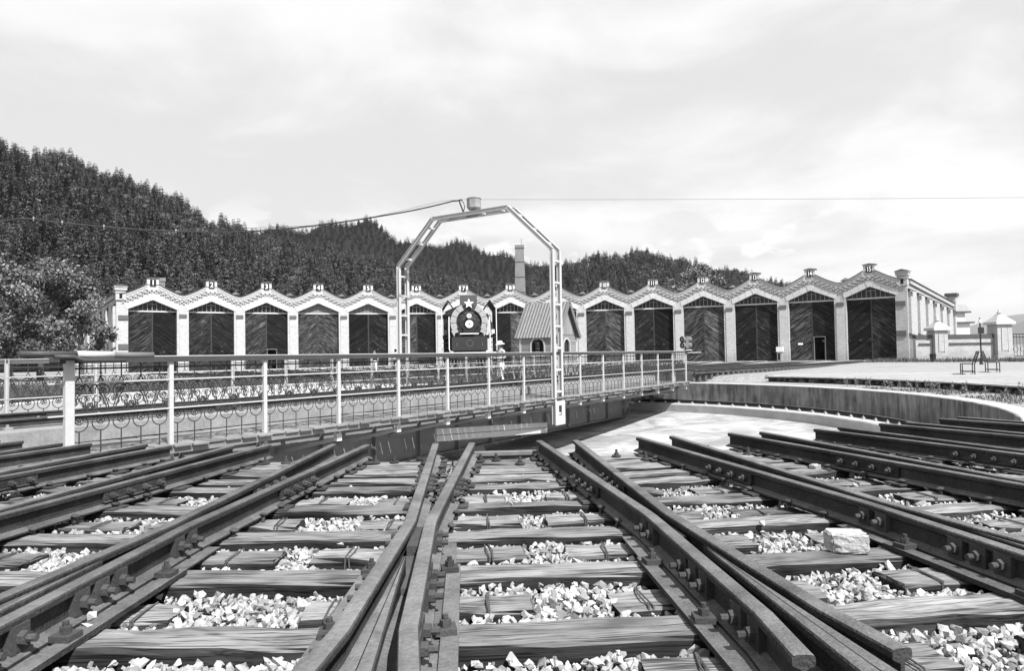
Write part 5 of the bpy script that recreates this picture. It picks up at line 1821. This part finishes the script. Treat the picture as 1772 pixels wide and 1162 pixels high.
pm = BM @ Vector((5.2, 2.7, 0.0))
pr = person((pm.x, pm.y, -0.11), R(-50), 'person in white sun hat, grey shirt and white trousers standing on the bridge', ['skin', 'shirt', 'trousers', 'shoe'], 1.045)
person((-9.6, 47.5, -0.03), R(15), 'dark haired person in black top and pale trousers walking before doorway 5', ['skin', 'dark_cloth', 'trousers', 'shoe'], 0.98, False, 'down')
person((-8.05, 47.0, -0.03), R(-160), 'dark haired person in pale shirt before the pier of doorway 6', ['skin', 'shirt', 'dark_cloth', 'shoe'], 0.98, False, 'down')
bag = MB(); bag.box(-0.18, 0.18, -0.1, 0.1, 0.0, 0.34); bag.tube([(-0.1, 0, 0.33), (-0.07, 0, 0.45), (0.07, 0, 0.45), (0.1, 0, 0.33)], 0.012, 5)
pb_ = BM @ Vector((6.0, 2.95, -0.11))
bo = link('shoulder_bag', bevel_me(bag.mesh('shoulder_bag', 'dark_cloth'), 0.01), None, tuple(pb_), R(30)); tag(bo, 'dark bag set down on the bridge beside the person in the hat', 'bag')

# ================================================================== timber platform, benches, gate on the right
plat = empty('timber_platform', (OX, OY, 0)); tag(plat, 'low pale timber platform curving round the pit in front of the gate wall', 'platform')
RP = 16.4
for i in range(104):
    d = 51.5 + i * 0.92
    mb = MB(); w = RP * R(0.92) / 2 - 0.006
    mb.v = [(-w * 0.98, RP, -0.06), (w * 0.98, RP, -0.06), (w * 1.06, RP + 1.05, -0.06), (-w * 1.06, RP + 1.05, -0.06)]
    mb.v += [(x, y, -0.012) for x, y, z in mb.v]
    for f in ((3, 2, 1, 0), (4, 5, 6, 7), (0, 1, 5, 4), (1, 2, 6, 5), (2, 3, 7, 6), (3, 0, 4, 7)): mb.face(*f)
    if i == 0: edge_me = mb.mesh('edge_board', 'platform_wood')
    o = link('edge_board', edge_me, plat); o.rotation_euler = (0, 0, -R(d)); o.location = (0, 0, random.uniform(-0.004, 0.004))


def px0(y):
    """left end of a platform board lying at world depth y"""
    dy = y - OY
    arc = OX + math.sqrt(max(0, (RP + 1.07) ** 2 - dy * dy)) if abs(dy) < RP + 1.07 else -99
    line = 11.6 + (y - 32.0) * 0.70 if y > 31.0 else -99
    return max(arc, line)


y = 12.0; row = 0
far_b = MB()
while y < 56.4:
    x0 = px0(y + 0.13)
    xe = 62.0
    if y < 34:
        x = x0
        while x < 40:
            L = random.uniform(3.5, 5.5) if x > x0 else random.uniform(1.5, 5)
            x2 = min(x + L, 40)
            mb = MB(); mb.box(x, x2 - 0.008, y, y + 0.252, -0.06, -0.012 + random.uniform(-0.003, 0.003)); o = mb.build('deck_board', 'platform_wood', plat)
            o.location = (-OX, -OY, 0)
            x = x2
        far_b.box(40, xe, y, y + 0.252, -0.06, -0.013)
    else:
        far_b.box(x0, xe, y, y + 0.252, -0.06, -0.012 + random.uniform(-0.003, 0.003))
    y += 0.262; row += 1
o = far_b.build('deck_boards', 'platform_wood', plat); o.location = (-OX, -OY, 0); tag(o, kind='stuff')
mb = ring('skirt', [(16.78, -0.06), (16.78, -0.34)], 'dark_soil', plat, n=60, a0=51, a1=147)
for i in range(34):
    d = 51.6 + i * 2.8
    mb = MB(); mb.box(-0.05, 0.05, RP + 0.12, RP + 0.38, -0.15, -0.062); o = mb.build('joist_end', 'tie_far', plat); o.rotation_euler = (0, 0, -R(d))
sv_, sf_ = [], []
st_rocks = rock_templates(6)
for i in range(70):
    d = 51.5 + i * 1.36 + random.uniform(-0.4, 0.4)
    v, f = st_rocks[i % 6]
    s = random.uniform(0.12, 0.2)
    me = np_mesh('rubble_stone', v * s * np.array([1.2, 0.7, 0.75]), f, np.full(len(v), 0.62), 'ballast')
    x_, y_, _ = polar(16.70, d)
    o = link('rubble_stone', me, plat, (x_ - OX, y_ - OY, -0.20)); o.rotation_euler = (0, 0, -R(d))


def bench(loc, rz, label):
    b = empty('bench', loc, rz); tag(b, label, 'bench', 'benches on the platform'); b.scale = (0.86, 0.86, 0.9)
    # local: length along y, seat towards -x, backrest at +x leaning back
    L = 1.5
    for i, x in enumerate(np.linspace(-0.50, -0.06, 6)):
        mb = MB(); mb.box(x - 0.032, x + 0.032, -L / 2, L / 2, 0.50, 0.525); mb.build('seat_slat', 'loco_black', b)
    for i, z in enumerate((0.62, 0.74, 0.86, 0.98, 1.08)):
        xx = 0.02 + (z - 0.5) * 0.32
        mb = MB(); mb.box(xx - 0.012, xx + 0.012, -L / 2, L / 2, z - 0.04, z + 0.04); mb.build('back_slat', 'loco_black', b)
    for y in (-L / 2 + 0.06, L / 2 - 0.06):
        for x in (-0.52, 0.0):
            mb = MB(); mb.box(x - 0.022, x + 0.022, y - 0.022, y + 0.022, 0.0, 0.50); mb.build('leg', 'loco_black', b)
        mb = MB(); mb.tube([(0.0, y, 0.48), (0.20, y, 1.12)], 0.024, 6); mb.build('back_post', 'loco_black', b)
        mb = MB(); mb.box(-0.50, -0.02, y - 0.015, y + 0.015, 0.12, 0.15); mb.build('stretcher', 'loco_black', b)
    for x in (-0.52, 0.0):
        mb = MB(); mb.box(x - 0.015, x + 0.015, -L / 2 + 0.08, L / 2 - 0.08, 0.12, 0.15); mb.build('stretcher', 'loco_black', b)


bench((20.38, 30.2, -0.012), R(-30), 'black slatted bench on the platform with its back to the gate')
bench((22.35, 32.2, -0.012), R(150), 'black slatted bench facing the gate behind another bench')
bn = MB(); bn.lathe([(0.19, 0.0), (0.21, 0.02), (0.23, 0.58), (0.25, 0.6), (0.25, 0.64), (0.2, 0.64), (0.19, 0.1), (0.0, 0.1)], 12)
bo = bn.build('litter_bin', 'loco_black'); bo.location = (34.0, 55.2, -0.012); tag(bo, 'small black litter bin at the foot of the gate pillar', 'bin')
lpst = empty('lamp_post', (30.9, 45.0, -0.012)); tag(lpst, 'black lamp post carrying a square board and a white glass lamp', 'lamp post')
mb = MB(); mb.cyl((0, 0, 0), (0, 0, 2.75), 0.045, 8); mb.lathe([(0.12, 0), (0.12, 0.05), (0.07, 0.2), (0.0, 0.2)], 10); mb.build('post', 'loco_black', lpst)
mb = MB(); mb.box(-0.19, 0.19, -0.09, -0.05, 2.04, 2.46); mb.build('board', 'loco_black', lpst)
mb = MB(); mb.lathe([(0.06, 2.72), (0.09, 2.76), (0.075, 2.95), (0.04, 3.0), (0, 3.0)], 10); mb.build('lamp_glass', 'paint_white', lpst)
mb = MB(); mb.lathe([(0.05, 3.0), (0.06, 3.02), (0.03, 3.08), (0, 3.12)], 10); mb.build('lamp_cap', 'loco_black', lpst)

# gate wall


def gate_pillar(x, y, w, h, caph, label, rz=0.0):
    g = empty('gate_pillar', (x, y, -0.05), rz); tag(g, label, 'pillar')
    mb = MB(); mb.box(-w, w, -w, w, 0, 0.55); mb.box(-w + 0.05, w - 0.05, -w + 0.05, w - 0.05, 0.55, h); mb.build('shaft', 'brick_end', g)
    for yy in (-w + 0.05,):
        mb = MB(); mb.box(-w * 0.35, w * 0.35, yy - 0.03, yy - 0.002, 0.85, h - 0.35); mb.build('panel', 'brick_end', g)
        mb = MB()
        for a, b, c, d in ((-w * 0.42, -w * 0.36, 0.8, h - 0.3), (w * 0.36, w * 0.42, 0.8, h - 0.3)): mb.box(a, b, yy - 0.06, yy - 0.002, c, d)
        tag(mb.build('panel_edge', 'stone_trim', g))
    mb = MB(); mb.box(-w - 0.14, w + 0.14, -w - 0.14, w + 0.14, h, h + 0.22); mb.build('cap_slab', 'stone_trim', g)
    mb = MB(); a = w + 0.10
    mb.v = [(-a, -a, h + 0.22), (a, -a, h + 0.22), (a, a, h + 0.22), (-a, a, h + 0.22), (-0.16, -0.16, h + caph), (0.16, -0.16, h + caph), (0.16, 0.16, h + caph), (-0.16, 0.16, h + caph)]
    for f in ((3, 2, 1, 0), (4, 5, 6, 7), (0, 1, 5, 4), (1, 2, 6, 5), (2, 3, 7, 6), (3, 0, 4, 7)): mb.face(*f)
    mb.build('cap_pyramid', 'concrete_cap', g)
    mb = MB(); z = h + caph; mb.lathe([(0.10, z), (0.16, z + 0.08), (0.19, z + 0.14), (0.13, z + 0.18), (0.07, z + 0.34), (0.0, z + 0.48)], 8); mb.build('finial', 'concrete_cap', g)


gate_pillar(35.55, 57.0, 0.58, 2.60, 0.72, 'brick gate pillar with pyramid cap beside the shed end wall')
gate_pillar(40.75, 57.0, 0.66, 3.02, 0.85, 'tall brick gate pillar with pointed finial beside the iron gate')


def brick_wall(name, x0, x1, y, h, label):
    g = empty(name, ((x0 + x1) / 2, y, -0.05)); tag(g, label, 'wall')
    L = (x1 - x0) / 2
    mb = MB(); mb.box(-L, L, -0.18, 0.18, 0, h); mb.build('brickwork', 'brick_end', g)
    mb = MB(); mb.box(-L, L, -0.26, 0.26, h, h + 0.30); mb.build('coping', 'coping', g)
    mb = MB(); mb.box(-L + 0.25, L - 0.1, -0.30, -0.181, h - 0.48, h - 0.40); mb.build('string_course', 'coping', g)


brick_wall('boundary_wall', 36.13, 40.08, 57.0, 1.95, 'brick boundary wall between the two gate pillars')
brick_wall('boundary_wall', 33.6, 34.97, 57.0, 1.95, 'short brick wall between the shed corner and a gate pillar')
ig = empty('iron_gate', (43.6, 57.2, -0.05)); tag(ig, 'black wrought iron gate beside the tall brick pillar', 'gate')
for z in (0.35, 1.95, 2.2):
    mb = MB(); mb.box(-2.1, 2.4, -0.03, 0.03, z - 0.03, z + 0.03); mb.build('gate_rail', 'loco_black', ig)
for x in (-2.05, -1.75, 2.3):
    mb = MB(); mb.box(x - 0.05, x + 0.05, -0.05, 0.05, 0.0, 2.3); mb.build('gate_stile', 'loco_black', ig)
for x in np.arange(-1.55, 2.2, 0.26):
    mb = MB(); mb.cyl((x, 0, 0.38), (x, 0, 2.17), 0.018, 6); mb.build('bar', 'loco_black', ig)
for x in np.arange(-1.4, 2.1, 0.6):
    mb = MB(); mb.tube([(x + 0.2 * math.cos(a), 0, 0.95 + 0.25 * math.sin(a)) for a in np.linspace(0, 6.0, 14)], 0.018, 5); mb.build('scroll', 'loco_black', ig)
# white house behind the gate wall
wh = empty('white_house', (59.7, 90, 0)); tag(wh, 'white plastered house with stepped cornices behind the boundary wall', 'house')
mb = MB(); mb.box(-3.2, 0.75, 0, 6, 0, 4.2); mb.build('wall', 'plaster_white', wh)
mb = MB(); mb.box(-3.3, 1.15, -0.4, 6.3, 4.2, 4.4); mb.build('eaves', 'coping', wh)
mb = MB(); mb.box(-3.2, 0.35, 0.3, 5, 4.4, 5.6); mb.build('attic', 'plaster_white', wh)
mb = MB(); mb.box(-3.3, 0.95, -0.1, 5.2, 5.6, 5.8); mb.build('cornice', 'coping', wh)
mb = MB(); mb.prism([(-3.3, 5.8), (0.9, 5.8), (0.3, 6.7), (-2.7, 6.7)], 0.0, 5); mb.build('roof', 'concrete_cap', wh)
for x in (-2.6, -1.6):
    mb = MB(); mb.box(x - 0.3, x + 0.3, -0.03, 0.02, 2.3, 3.6); w = mb.build('window', 'glass_dark', wh)
    mb = MB(); mb.box(x - 0.36, x + 0.36, -0.08, -0.031, 2.2, 2.3); mb.build('sill', 'stone_trim', w)
# meter box on the pier of doorway 13
ub = empty('meter_box', (0, 0, 0))
tt_ = R(B0 + 5.5 * AB); rr_ = RB / math.cos(R(AB / 2)) - 0.35
ub.location = (OX + rr_ * math.sin(tt_), OY + rr_ * math.cos(tt_), 0); ub.rotation_euler = (0, 0, -tt_)
tag(ub, 'small white meter cabinet standing against the pier between doorways 13 and 14', 'cabinet')
mb = MB(); mb.box(-0.55, -0.05, -0.3, 0.1, 0.05, 0.95); mb.build('cabinet', 'loco_petal', ub)
mb = MB(); mb.box(-0.62, 0.02, -0.36, 0.12, 0.95, 1.45); mb.build('hood', 'paint_white', ub)
mb = MB(); mb.box(-0.48, -0.24, -0.32, -0.301, 0.15, 0.8); mb.build('door', 'glass_dark', ub)

# ================================================================== overhead cables
W0 = BM @ Vector((0.87, 1.5, 6.47))
W1 = BM @ Vector((0.87, 1.24, 6.47))


def spline(pts, n=8):
    out = []
    P = [Vector(p) for p in pts]
    for i in range(len(P) - 1):
        p0, p1, p2, p3 = P[max(i - 1, 0)], P[i], P[i + 1], P[min(i + 2, len(P) - 1)]
        for j in range(n):
            t = j / n
            out.append(0.5 * ((2 * p1) + (p2 - p0) * t + (2 * p0 - 5 * p1 + 4 * p2 - p3) * t * t + (3 * p1 - p0 - 3 * p2 + p3) * t ** 3))
    out.append(P[-1])
    return out


cp_ = spline([tuple(W0), (-3.41, 22.0, 5.90), (-6.2, 21.3, 5.36), (-8.5, 20.7, 5.10), (-10.8, 20.0, 5.08), (-12.66, 19.5, 5.20), (-13.8, 19.2, 5.30), (-15.0, 18.9, 5.12), (-18, 18.2, 5.3), (-24, 16.5, 6.4)])
cb1 = MB(); cb1.tube(cp_, 0.023, 6)
cbo = cb1.build('power_cable', 'iron_ornament'); tag(cbo, 'thick black power cable sagging from the gantry top over the wooded hill', 'cable')
for i in (6, 13, 21, 29, 36, 41, 46):
    mb = MB(); p = cp_[i]; mb.tube([p + Vector((0, 0, -0.035)), p + Vector((0, 0, 0.06))], 0.018, 6); mb.build('cable_clip', 'paint_pale', cbo)
mb = MB(); mb.tube([tuple(W0 + Vector((0, 0, 0.02)))] + [tuple(p + Vector((0, 0.0, 0.05 + 0.05 * math.sin(i * 0.35)))) for i, p in enumerate(cp_) if i > 2], 0.005, 4); o = mb.build('messenger_wire', 'iron', cbo)
mb = MB(); a = W1; bpt = Vector((34.8, 21.0, 5.75))
mb.tube([tuple(a.lerp(bpt, t) + Vector((0, 0, -0.10 * 4 * t * (1 - t)))) for t in np.linspace(0, 1, 24)], 0.006, 5)
o = mb.build('guy_wire', 'paint_grey'); tag(o, 'thin wire running level from the gantry across the open sky', 'wire')
# ================================================================== vegetation


def conifer(seed, H=12.0, nw=17, nb=9, spread=2.3, bare=0.16, dark=1.0):
    """crown triangles for one conifer: drooping jagged fronds in whorls"""
    g = np.random.default_rng(seed)
    V, T = [], []
    for i in range(nw):
        h = bare + (0.985 - bare) * (i + g.uniform(-0.3, 0.3)) / nw
        if h < bare: h = bare
        z = h * H
        L0 = spread * (1 - h) ** 0.55 * (0.75 + 0.25 * min(1, (h - bare) * 6)) + 0.18
        m = max(4, int(nb * (0.55 + 0.6 * (1 - h))))
        ph = g.uniform(0, 6.28)
        for j in range(m):
            a = ph + 6.283 * j / m + g.uniform(-0.3, 0.3)
            L = L0 * g.uniform(0.6, 1.2)
            d = np.array([math.cos(a), math.sin(a), 0]); s = np.array([-math.sin(a), math.cos(a), 0])
            up = g.uniform(-0.28, 0.12)
            tone = g.uniform(0.5, 1.6)
            b = np.array([0, 0, z])
            w = L * g.uniform(0.30, 0.46)
            tip = b + d * L + np.array([0, 0, up * L])
            for q in range(3):
                t0 = 0.12 + q * 0.27
                c = b + (tip - b) * (t0 + 0.30) + np.array([0, 0, -0.05 * L])
                p = b + (tip - b) * t0
                for sg in (-1, 1):
                    e = c + s * sg * w * g.uniform(0.7, 1.2) + np.array([0, 0, g.uniform(-0.55, 0.0)]) * L * 0.7
                    f = p + (tip - b) * g.uniform(0.24, 0.42) + np.array([0, 0, g.uniform(-0.05, 0.12)]) * L
                    V += [p, e, f]; T += [tone * g.uniform(0.8, 1.2)] * 3
    V = np.array(V)
    F = np.arange(len(V)).reshape(-1, 3)
    return V, F, np.array(T)


def trunk_me(H, r):
    mb = MB(); mb.tube([(0, 0, -0.6), (0.03, 0, H * 0.4), (0, 0.04, H * 0.96)], r, 6, True, [r, r * 0.7, 0.02])
    return mb.mesh('trunk', 'bark')


CON, TRK = [], []
for i in range(6):
    H = [12, 13.5, 11, 12.5, 10, 14][i]
    V, F, T = conifer(100 + i, H, 16 + i % 3, 9, [2.5, 2.2, 2.8, 2.3, 2.6, 2.1][i], [0.10, 0.22, 0.08, 0.28, 0.05, 0.30][i])
    CON.append(np_mesh('crown', V, F, T, 'needle')); TRK.append(trunk_me(H, 0.16))
def roundcrown(seed, H=9.0, cr=2.6, n=520):
    g = np.random.default_rng(seed)
    C = []
    for _ in range(16):
        v = g.normal(size=3); v /= np.linalg.norm(v)
        C.append(np.array([v[0] * cr * 0.62, v[1] * cr * 0.62, H * 0.60 + v[2] * H * 0.30]))
    V, T = [], []
    for i in range(n):
        c = C[g.integers(0, 16)]; d = g.normal(size=3); d /= np.linalg.norm(d)
        p = c + d * cr * 0.40 * g.uniform(0.75, 1.05)
        a = np.cross(d, g.normal(size=3)); a /= np.linalg.norm(a); b = np.cross(d, a)
        s = g.uniform(0.25, 0.5)
        V += [p + a * s, p - a * s * 0.6 + b * s, p - a * s * 0.5 - b * s * 0.9]; T += [g.uniform(0.7, 1.7)] * 3
    V = np.array(V)
    return V, np.arange(len(V)).reshape(-1, 3), np.array(T)


RND = []
for i in range(2):
    V, F, T = roundcrown(400 + i, [10.0, 8.5][i], [3.0, 2.6][i])
    RND.append(np_mesh('crown', V, F, T, 'needle'))
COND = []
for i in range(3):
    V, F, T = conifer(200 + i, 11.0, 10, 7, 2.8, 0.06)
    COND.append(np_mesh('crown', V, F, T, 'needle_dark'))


def forest_points(key, az0, az1, d0, d1, sp, seed):
    g = np.random.default_rng(seed)
    pts = []; grid = {}
    n = int(0.5 * R(az1 - az0) * (d1 * d1 - d0 * d0) / (sp * sp) * 3.0)
    for _ in range(n):
        a = g.uniform(az0, az1); d = math.sqrt(g.uniform(d0 * d0, d1 * d1))
        x, y = d * math.sin(R(a)), d * math.cos(R(a))
        c = (int(x // sp), int(y // sp))
        ok = True
        for i in (-1, 0, 1):
            for j in (-1, 0, 1):
                for (qx, qy) in grid.get((c[0] + i, c[1] + j), ()):
                    if (qx - x) ** 2 + (qy - y) ** 2 < sp * sp * 0.72: ok = False; break
                if not ok: break
            if not ok: break
        if not ok: continue
        grid.setdefault(c, []).append((x, y))
        z, t = hill_z(key, a, d)
        pts.append((x, y, z - 0.2, a, d))
    return pts


def instancer(name, pts, meshes, smin, smax, label, seed):
    """one object whose points carry tree instances"""
    me = bpy.data.meshes.new(name); me.from_pydata([p[:3] for p in pts], [], [])
    o = link(name, me); tag(o, label, 'forest', kind='stuff')
    src = bpy.data.collections.new(name + '_source')
    for i, m in enumerate(meshes):
        s = bpy.data.objects.new('source_tree', m); src.objects.link(s)
    ng = bpy.data.node_groups.new(name, 'GeometryNodeTree')
    ng.interface.new_socket('Geometry', in_out='INPUT', socket_type='NodeSocketGeometry')
    ng.interface.new_socket('Geometry', in_out='OUTPUT', socket_type='NodeSocketGeometry')
    N, Lk = ng.nodes.new, ng.links.new
    gi, go = N('NodeGroupInput'), N('NodeGroupOutput')
    ci = N('GeometryNodeCollectionInfo'); ci.inputs['Collection'].default_value = src
    ci.inputs['Separate Children'].default_value = True; ci.inputs['Reset Children'].default_value = True
    ip = N('GeometryNodeInstanceOnPoints'); ip.inputs['Pick Instance'].default_value = True
    rr = N('FunctionNodeRandomValue'); rr.data_type = 'FLOAT_VECTOR'
    rr.inputs[0].default_value = (-0.05, -0.05, 0); rr.inputs[1].default_value = (0.05, 0.05, 6.283); rr.inputs['Seed'].default_value = seed
    rs = N('FunctionNodeRandomValue'); rs.data_type = 'FLOAT'
    rs.inputs[2].default_value = smin; rs.inputs[3].default_value = smax; rs.inputs['Seed'].default_value = seed + 1
    Lk(gi.outputs[0], ip.inputs['Points']); Lk(ci.outputs[0], ip.inputs['Instance'])
    Lk(rr.outputs[0], ip.inputs['Rotation']); Lk(rs.outputs[1], ip.inputs['Scale'])
    Lk(ip.outputs[0], go.inputs[0])
    md = o.modifiers.new('trees', 'NODES'); md.node_group = ng
    return o


near = forest_points('near', -44, 14, 107, 310, 3.0, 1)


def in_view(p):
    px = 886 + 1180.6 * p[0] / p[1]
    return -20 < px < 1330


vis = sorted([p for p in near if in_view(p) and (p[0] < -47 or p[2] > 9.0)], key=lambda p: p[4])
solo = vis[:290]
sset = set(id(p) for p in solo)
for p in solo:
    i = random.randrange(6)
    t = empty('pine_tree', p[:3], random.uniform(0, 6.28))
    s = random.uniform(0.45, 0.85); t.scale = (s, s, s * random.uniform(0.92, 1.1))
    tag(t, 'dark conifer in the wood rising behind the engine shed', 'conifer', 'conifers on the near slope')
    link('crown', CON[i], t); link('trunk', TRK[i], t)
instancer('near_forest', [p for p in near if id(p) not in sset], CON + CON[:5] + RND[:1], 0.42, 0.82, 'dense conifer wood covering the hill behind the shed', 5)
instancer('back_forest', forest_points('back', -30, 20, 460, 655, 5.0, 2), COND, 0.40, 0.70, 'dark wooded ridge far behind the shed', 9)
instancer('right_forest', forest_points('right', -4, 30, 240, 432, 3.9, 3), CON[:5] + RND, 0.42, 0.75, 'wooded knoll rising behind doorways 9 to 13', 14)


def broadleaf(loc, H, cr, n_clump, n_leaf, leaf, m, label, seed, low=0.22, ls=0.7, group=None, tone0=1.0):
    g = np.random.default_rng(seed)
    root = empty('broadleaf_tree', loc, g.uniform(0, 6)); tag(root, label, 'tree', group)
    cz = H * (low + 1) / 2; hz = H * (1 - low) / 2
    C = []
    mb = MB(); mb.tube([(0, 0, -0.3), (0.1, 0.05, H * 0.25), (0.0, 0.1, H * 0.55), (0.1, 0, H * 0.8)], 0.2, 8, True, [H * 0.028, H * 0.02, H * 0.013, 0.03])
    for i in range(n_clump):
        v = g.normal(size=3); v /= np.linalg.norm(v)
        rad = g.uniform(0.45, 1.0) ** 0.6
        k = 1.0 - 0.35 * max(0, v[2]) ** 2
        p = np.array([v[0] * cr * rad * k, v[1] * cr * rad * k, cz + v[2] * hz * rad * 0.92]) * 1.0
        C.append(p)
        if i % 3 == 0:
            s = np.array([0, 0, max(H * 0.15, p[2] * 0.6)])
            mb.tube([tuple(s), tuple((s + p) / 2 + np.array([0, 0, 0.15])), tuple(p)], 0.05, 5, False, [H * 0.009, H * 0.005, 0.012])
    mb.build('trunk', 'bark', root)
    C = np.array(C)
    per = n_leaf // n_clump
    pos = np.repeat(C, per, axis=0) + g.normal(size=(len(C) * per, 3)) * np.array([ls, ls, ls * 0.7]) * (cr * 0.135)
    n = len(pos)
    Rm = rand_rot(n)
    q = np.array([[-0.5, 0, 0], [0, -0.32, 0.05], [0.5, 0, 0], [0, 0.32, 0.05]])
    sz = g.uniform(0.65, 1.3, n) * leaf
    P = np.einsum('nij,vj->nvi', Rm, q) * sz[:, None, None] + pos[:, None, :]
    ct = np.repeat(np.clip(g.normal(1.0, 0.25, len(C)), 0.5, 1.6), per)
    T = np.repeat(np.clip(g.normal(1.0, 0.33, n), 0.35, 2.0) * tone0 * ct, 4)
    me = np_mesh('crown', P.reshape(-1, 3), np.arange(n * 4).reshape(-1, 4), T, m)
    link('crown', me, root)
    return root


def at_px(px, y): return (CAMX(px, y), y, -0.05)


broadleaf(at_px(70, 46), 8.5, 3.6, 46, 20000, 0.23, 'leaf_bright', 'large leafy tree beside the left end wall of the shed', 1, 0.10)
broadleaf(at_px(-45, 43), 8.8, 3.5, 42, 17000, 0.23, 'leaf_bright', 'leafy tree at the edge of the wood left of the shed', 2, 0.12)
broadleaf(at_px(140, 54), 7.3, 2.3, 30, 9000, 0.21, 'leaf_bright', 'smaller leafy tree touching the shed end wall', 3, 0.12)
broadleaf(at_px(15, 56), 9.0, 4.0, 40, 12000, 0.24, 'leaf', 'dense tree standing behind the leafy trees left of the shed', 4, 0.05)
broadleaf(at_px(-110, 50), 9.2, 4.0, 40, 12000, 0.24, 'leaf', 'broad tree on the wood edge away from the shed', 5, 0.08)
broadleaf(at_px(1214, 106), 15.4, 4.2, 75, 9000, 0.36, 'leaf_bright', 'tall bushy tree rising behind doorway 12', 6, 0.2)
broadleaf(at_px(1166, 103), 12.6, 3.6, 60, 6500, 0.36, 'leaf_bright', 'rounded bushy tree behind doorways 11 and 12', 7, 0.2)
broadleaf(at_px(1252, 112), 13.0, 3.0, 45, 4500, 0.36, 'leaf', 'slim tree behind the pier of doorways 12 and 13', 8, 0.2)
for i, (px, y, H, c) in enumerate(((85, 104, 15.5, 5.0), (225, 100, 13.5, 4.6), (150, 118, 15, 4.5), (20, 96, 14.5, 5.0))):
    broadleaf(at_px(px, y), H, c, 60, 8000, 0.34, 'leaf', 'rounded deciduous tree at the foot of the wooded hill', 20 + i, 0.15, group='deciduous trees at the hill foot', tone0=0.75)

# ---- grass and weeds ----------------------------------------------


def grass(name, n, rr, aa, h0, h1, label, seed, clump=0.9, wid=0.012, lean=0.4):
    g = np.random.default_rng(seed)
    a = g.uniform(aa[0], aa[1], n); r = np.sqrt(g.uniform(rr[0] ** 2, rr[1] ** 2, n))
    m = np.sin(a * 0.9 + r * 1.9) + np.sin(a * 0.37 - r * 1.1) + g.normal(0, 0.6, n)
    keep = m > -clump
    a, r = a[keep], r[keep]; n = len(a)
    X = OX + r * np.sin(np.radians(a)); Y = OY + r * np.cos(np.radians(a))
    Z = np.array([ground_z(q, d % 360) for q, d in zip(r, a)]) - 0.02
    h = g.uniform(h0, h1, n)
    th = g.uniform(0, 6.283, n)
    w = wid * g.uniform(0.7, 1.8, n)
    dx, dy = np.cos(th) * w, np.sin(th) * w
    lx, ly = g.normal(0, lean, n) * h, g.normal(0, lean, n) * h
    V = np.stack([np.stack([X - dx, Y - dy, Z], 1), np.stack([X + dx, Y + dy, Z], 1), np.stack([X + lx, Y + ly, Z + h], 1)], 1).reshape(-1, 3)
    T = np.repeat(np.clip(g.normal(1, 0.35, n), 0.3, 2), 3)
    o = link(name, np_mesh(name, V, np.arange(3 * n).reshape(-1, 3), T, 'grass')); tag(o, label, 'grass', kind='stuff')


grass('grass', 60000, (14.25, 17.6), (-95, 38), 0.12, 0.42, 'rough grass along the far rim of the pit', 1, 1.3)
grass('grass', 22000, (17.6, 23), (-95, -45), 0.12, 0.5, 'rough grass on the bank left of the tracks', 2, 0.9)
grass('grass', 7000, (14.4, 16.3), (74, 128), 0.03, 0.12, 'short grass between the pit wall and the platform', 3, 0.5)
grass('grass', 5000, (47, 53), (40.5, 56), 0.1, 0.45, 'weeds along the foot of the gate wall', 4, 0.5, 0.03)


def weed(x, y, z, h, seed):
    g = np.random.default_rng(seed)
    mb = MB(); V, T = [], []
    for s in range(4):
        a = g.uniform(0, 6.28); l = g.uniform(0.05, 0.25) * h
        top = np.array([math.cos(a) * l, math.sin(a) * l, h * g.uniform(0.6, 1.0)])
        mb.tube([(0, 0, -0.02), tuple(top)], 0.005, 4, False)
        for q in range(14):
            t = g.uniform(0.25, 1.0); p = top * t
            d = g.normal(size=3); d /= np.linalg.norm(d); e = np.cross(d, g.normal(size=3)); e /= np.linalg.norm(e)
            L = g.uniform(0.035, 0.07)
            V += [p, p + d * L * 0.5 + e * L * 0.3, p + d * L, p + d * L * 0.5 - e * L * 0.3]; T += [g.uniform(0.8, 1.9)] * 4
    root = empty('weed', (x, y, z)); tag(root, 'small leafy weed growing under the platform edge', 'weed', 'weeds under the platform edge')
    mb.build('stem', 'bark', root)
    link('leaves', np_mesh('leaves', np.array(V), np.arange(len(V)).reshape(-1, 4), np.array(T), 'leaf_bright'), root)


for i in range(34):
    d = 66 + 40 * (i / 34) + random.uniform(-2, 2)
    r = random.uniform(15.3, 16.5)
    x, y, _ = polar(r, d); weed(x, y, ground_z(r, d) - 0.01, random.uniform(0.15, 0.45), 300 + i)

# ================================================================== haze
hz = MB(); hz.box(-9700, 9700, -9700, 9700, -3.5, 620)
o = hz.build('haze', [])
o.data.materials.clear()
hm = bpy.data.materials.new('haze_air'); hm.use_nodes = True
hn = hm.node_tree; hn.nodes.clear()
ho = hn.nodes.new('ShaderNodeOutputMaterial'); hv = hn.nodes.new('ShaderNodeVolumePrincipled')
hv.inputs['Color'].default_value = (0.9, 0.9, 0.9, 1)
hv.inputs['Density'].default_value = 0.00010
hv.inputs['Anisotropy'].default_value = 0.2
hn.links.new(hv.outputs[0], ho.inputs['Volume'])
o.data.materials.append(hm)
tag(o, kind='stuff')
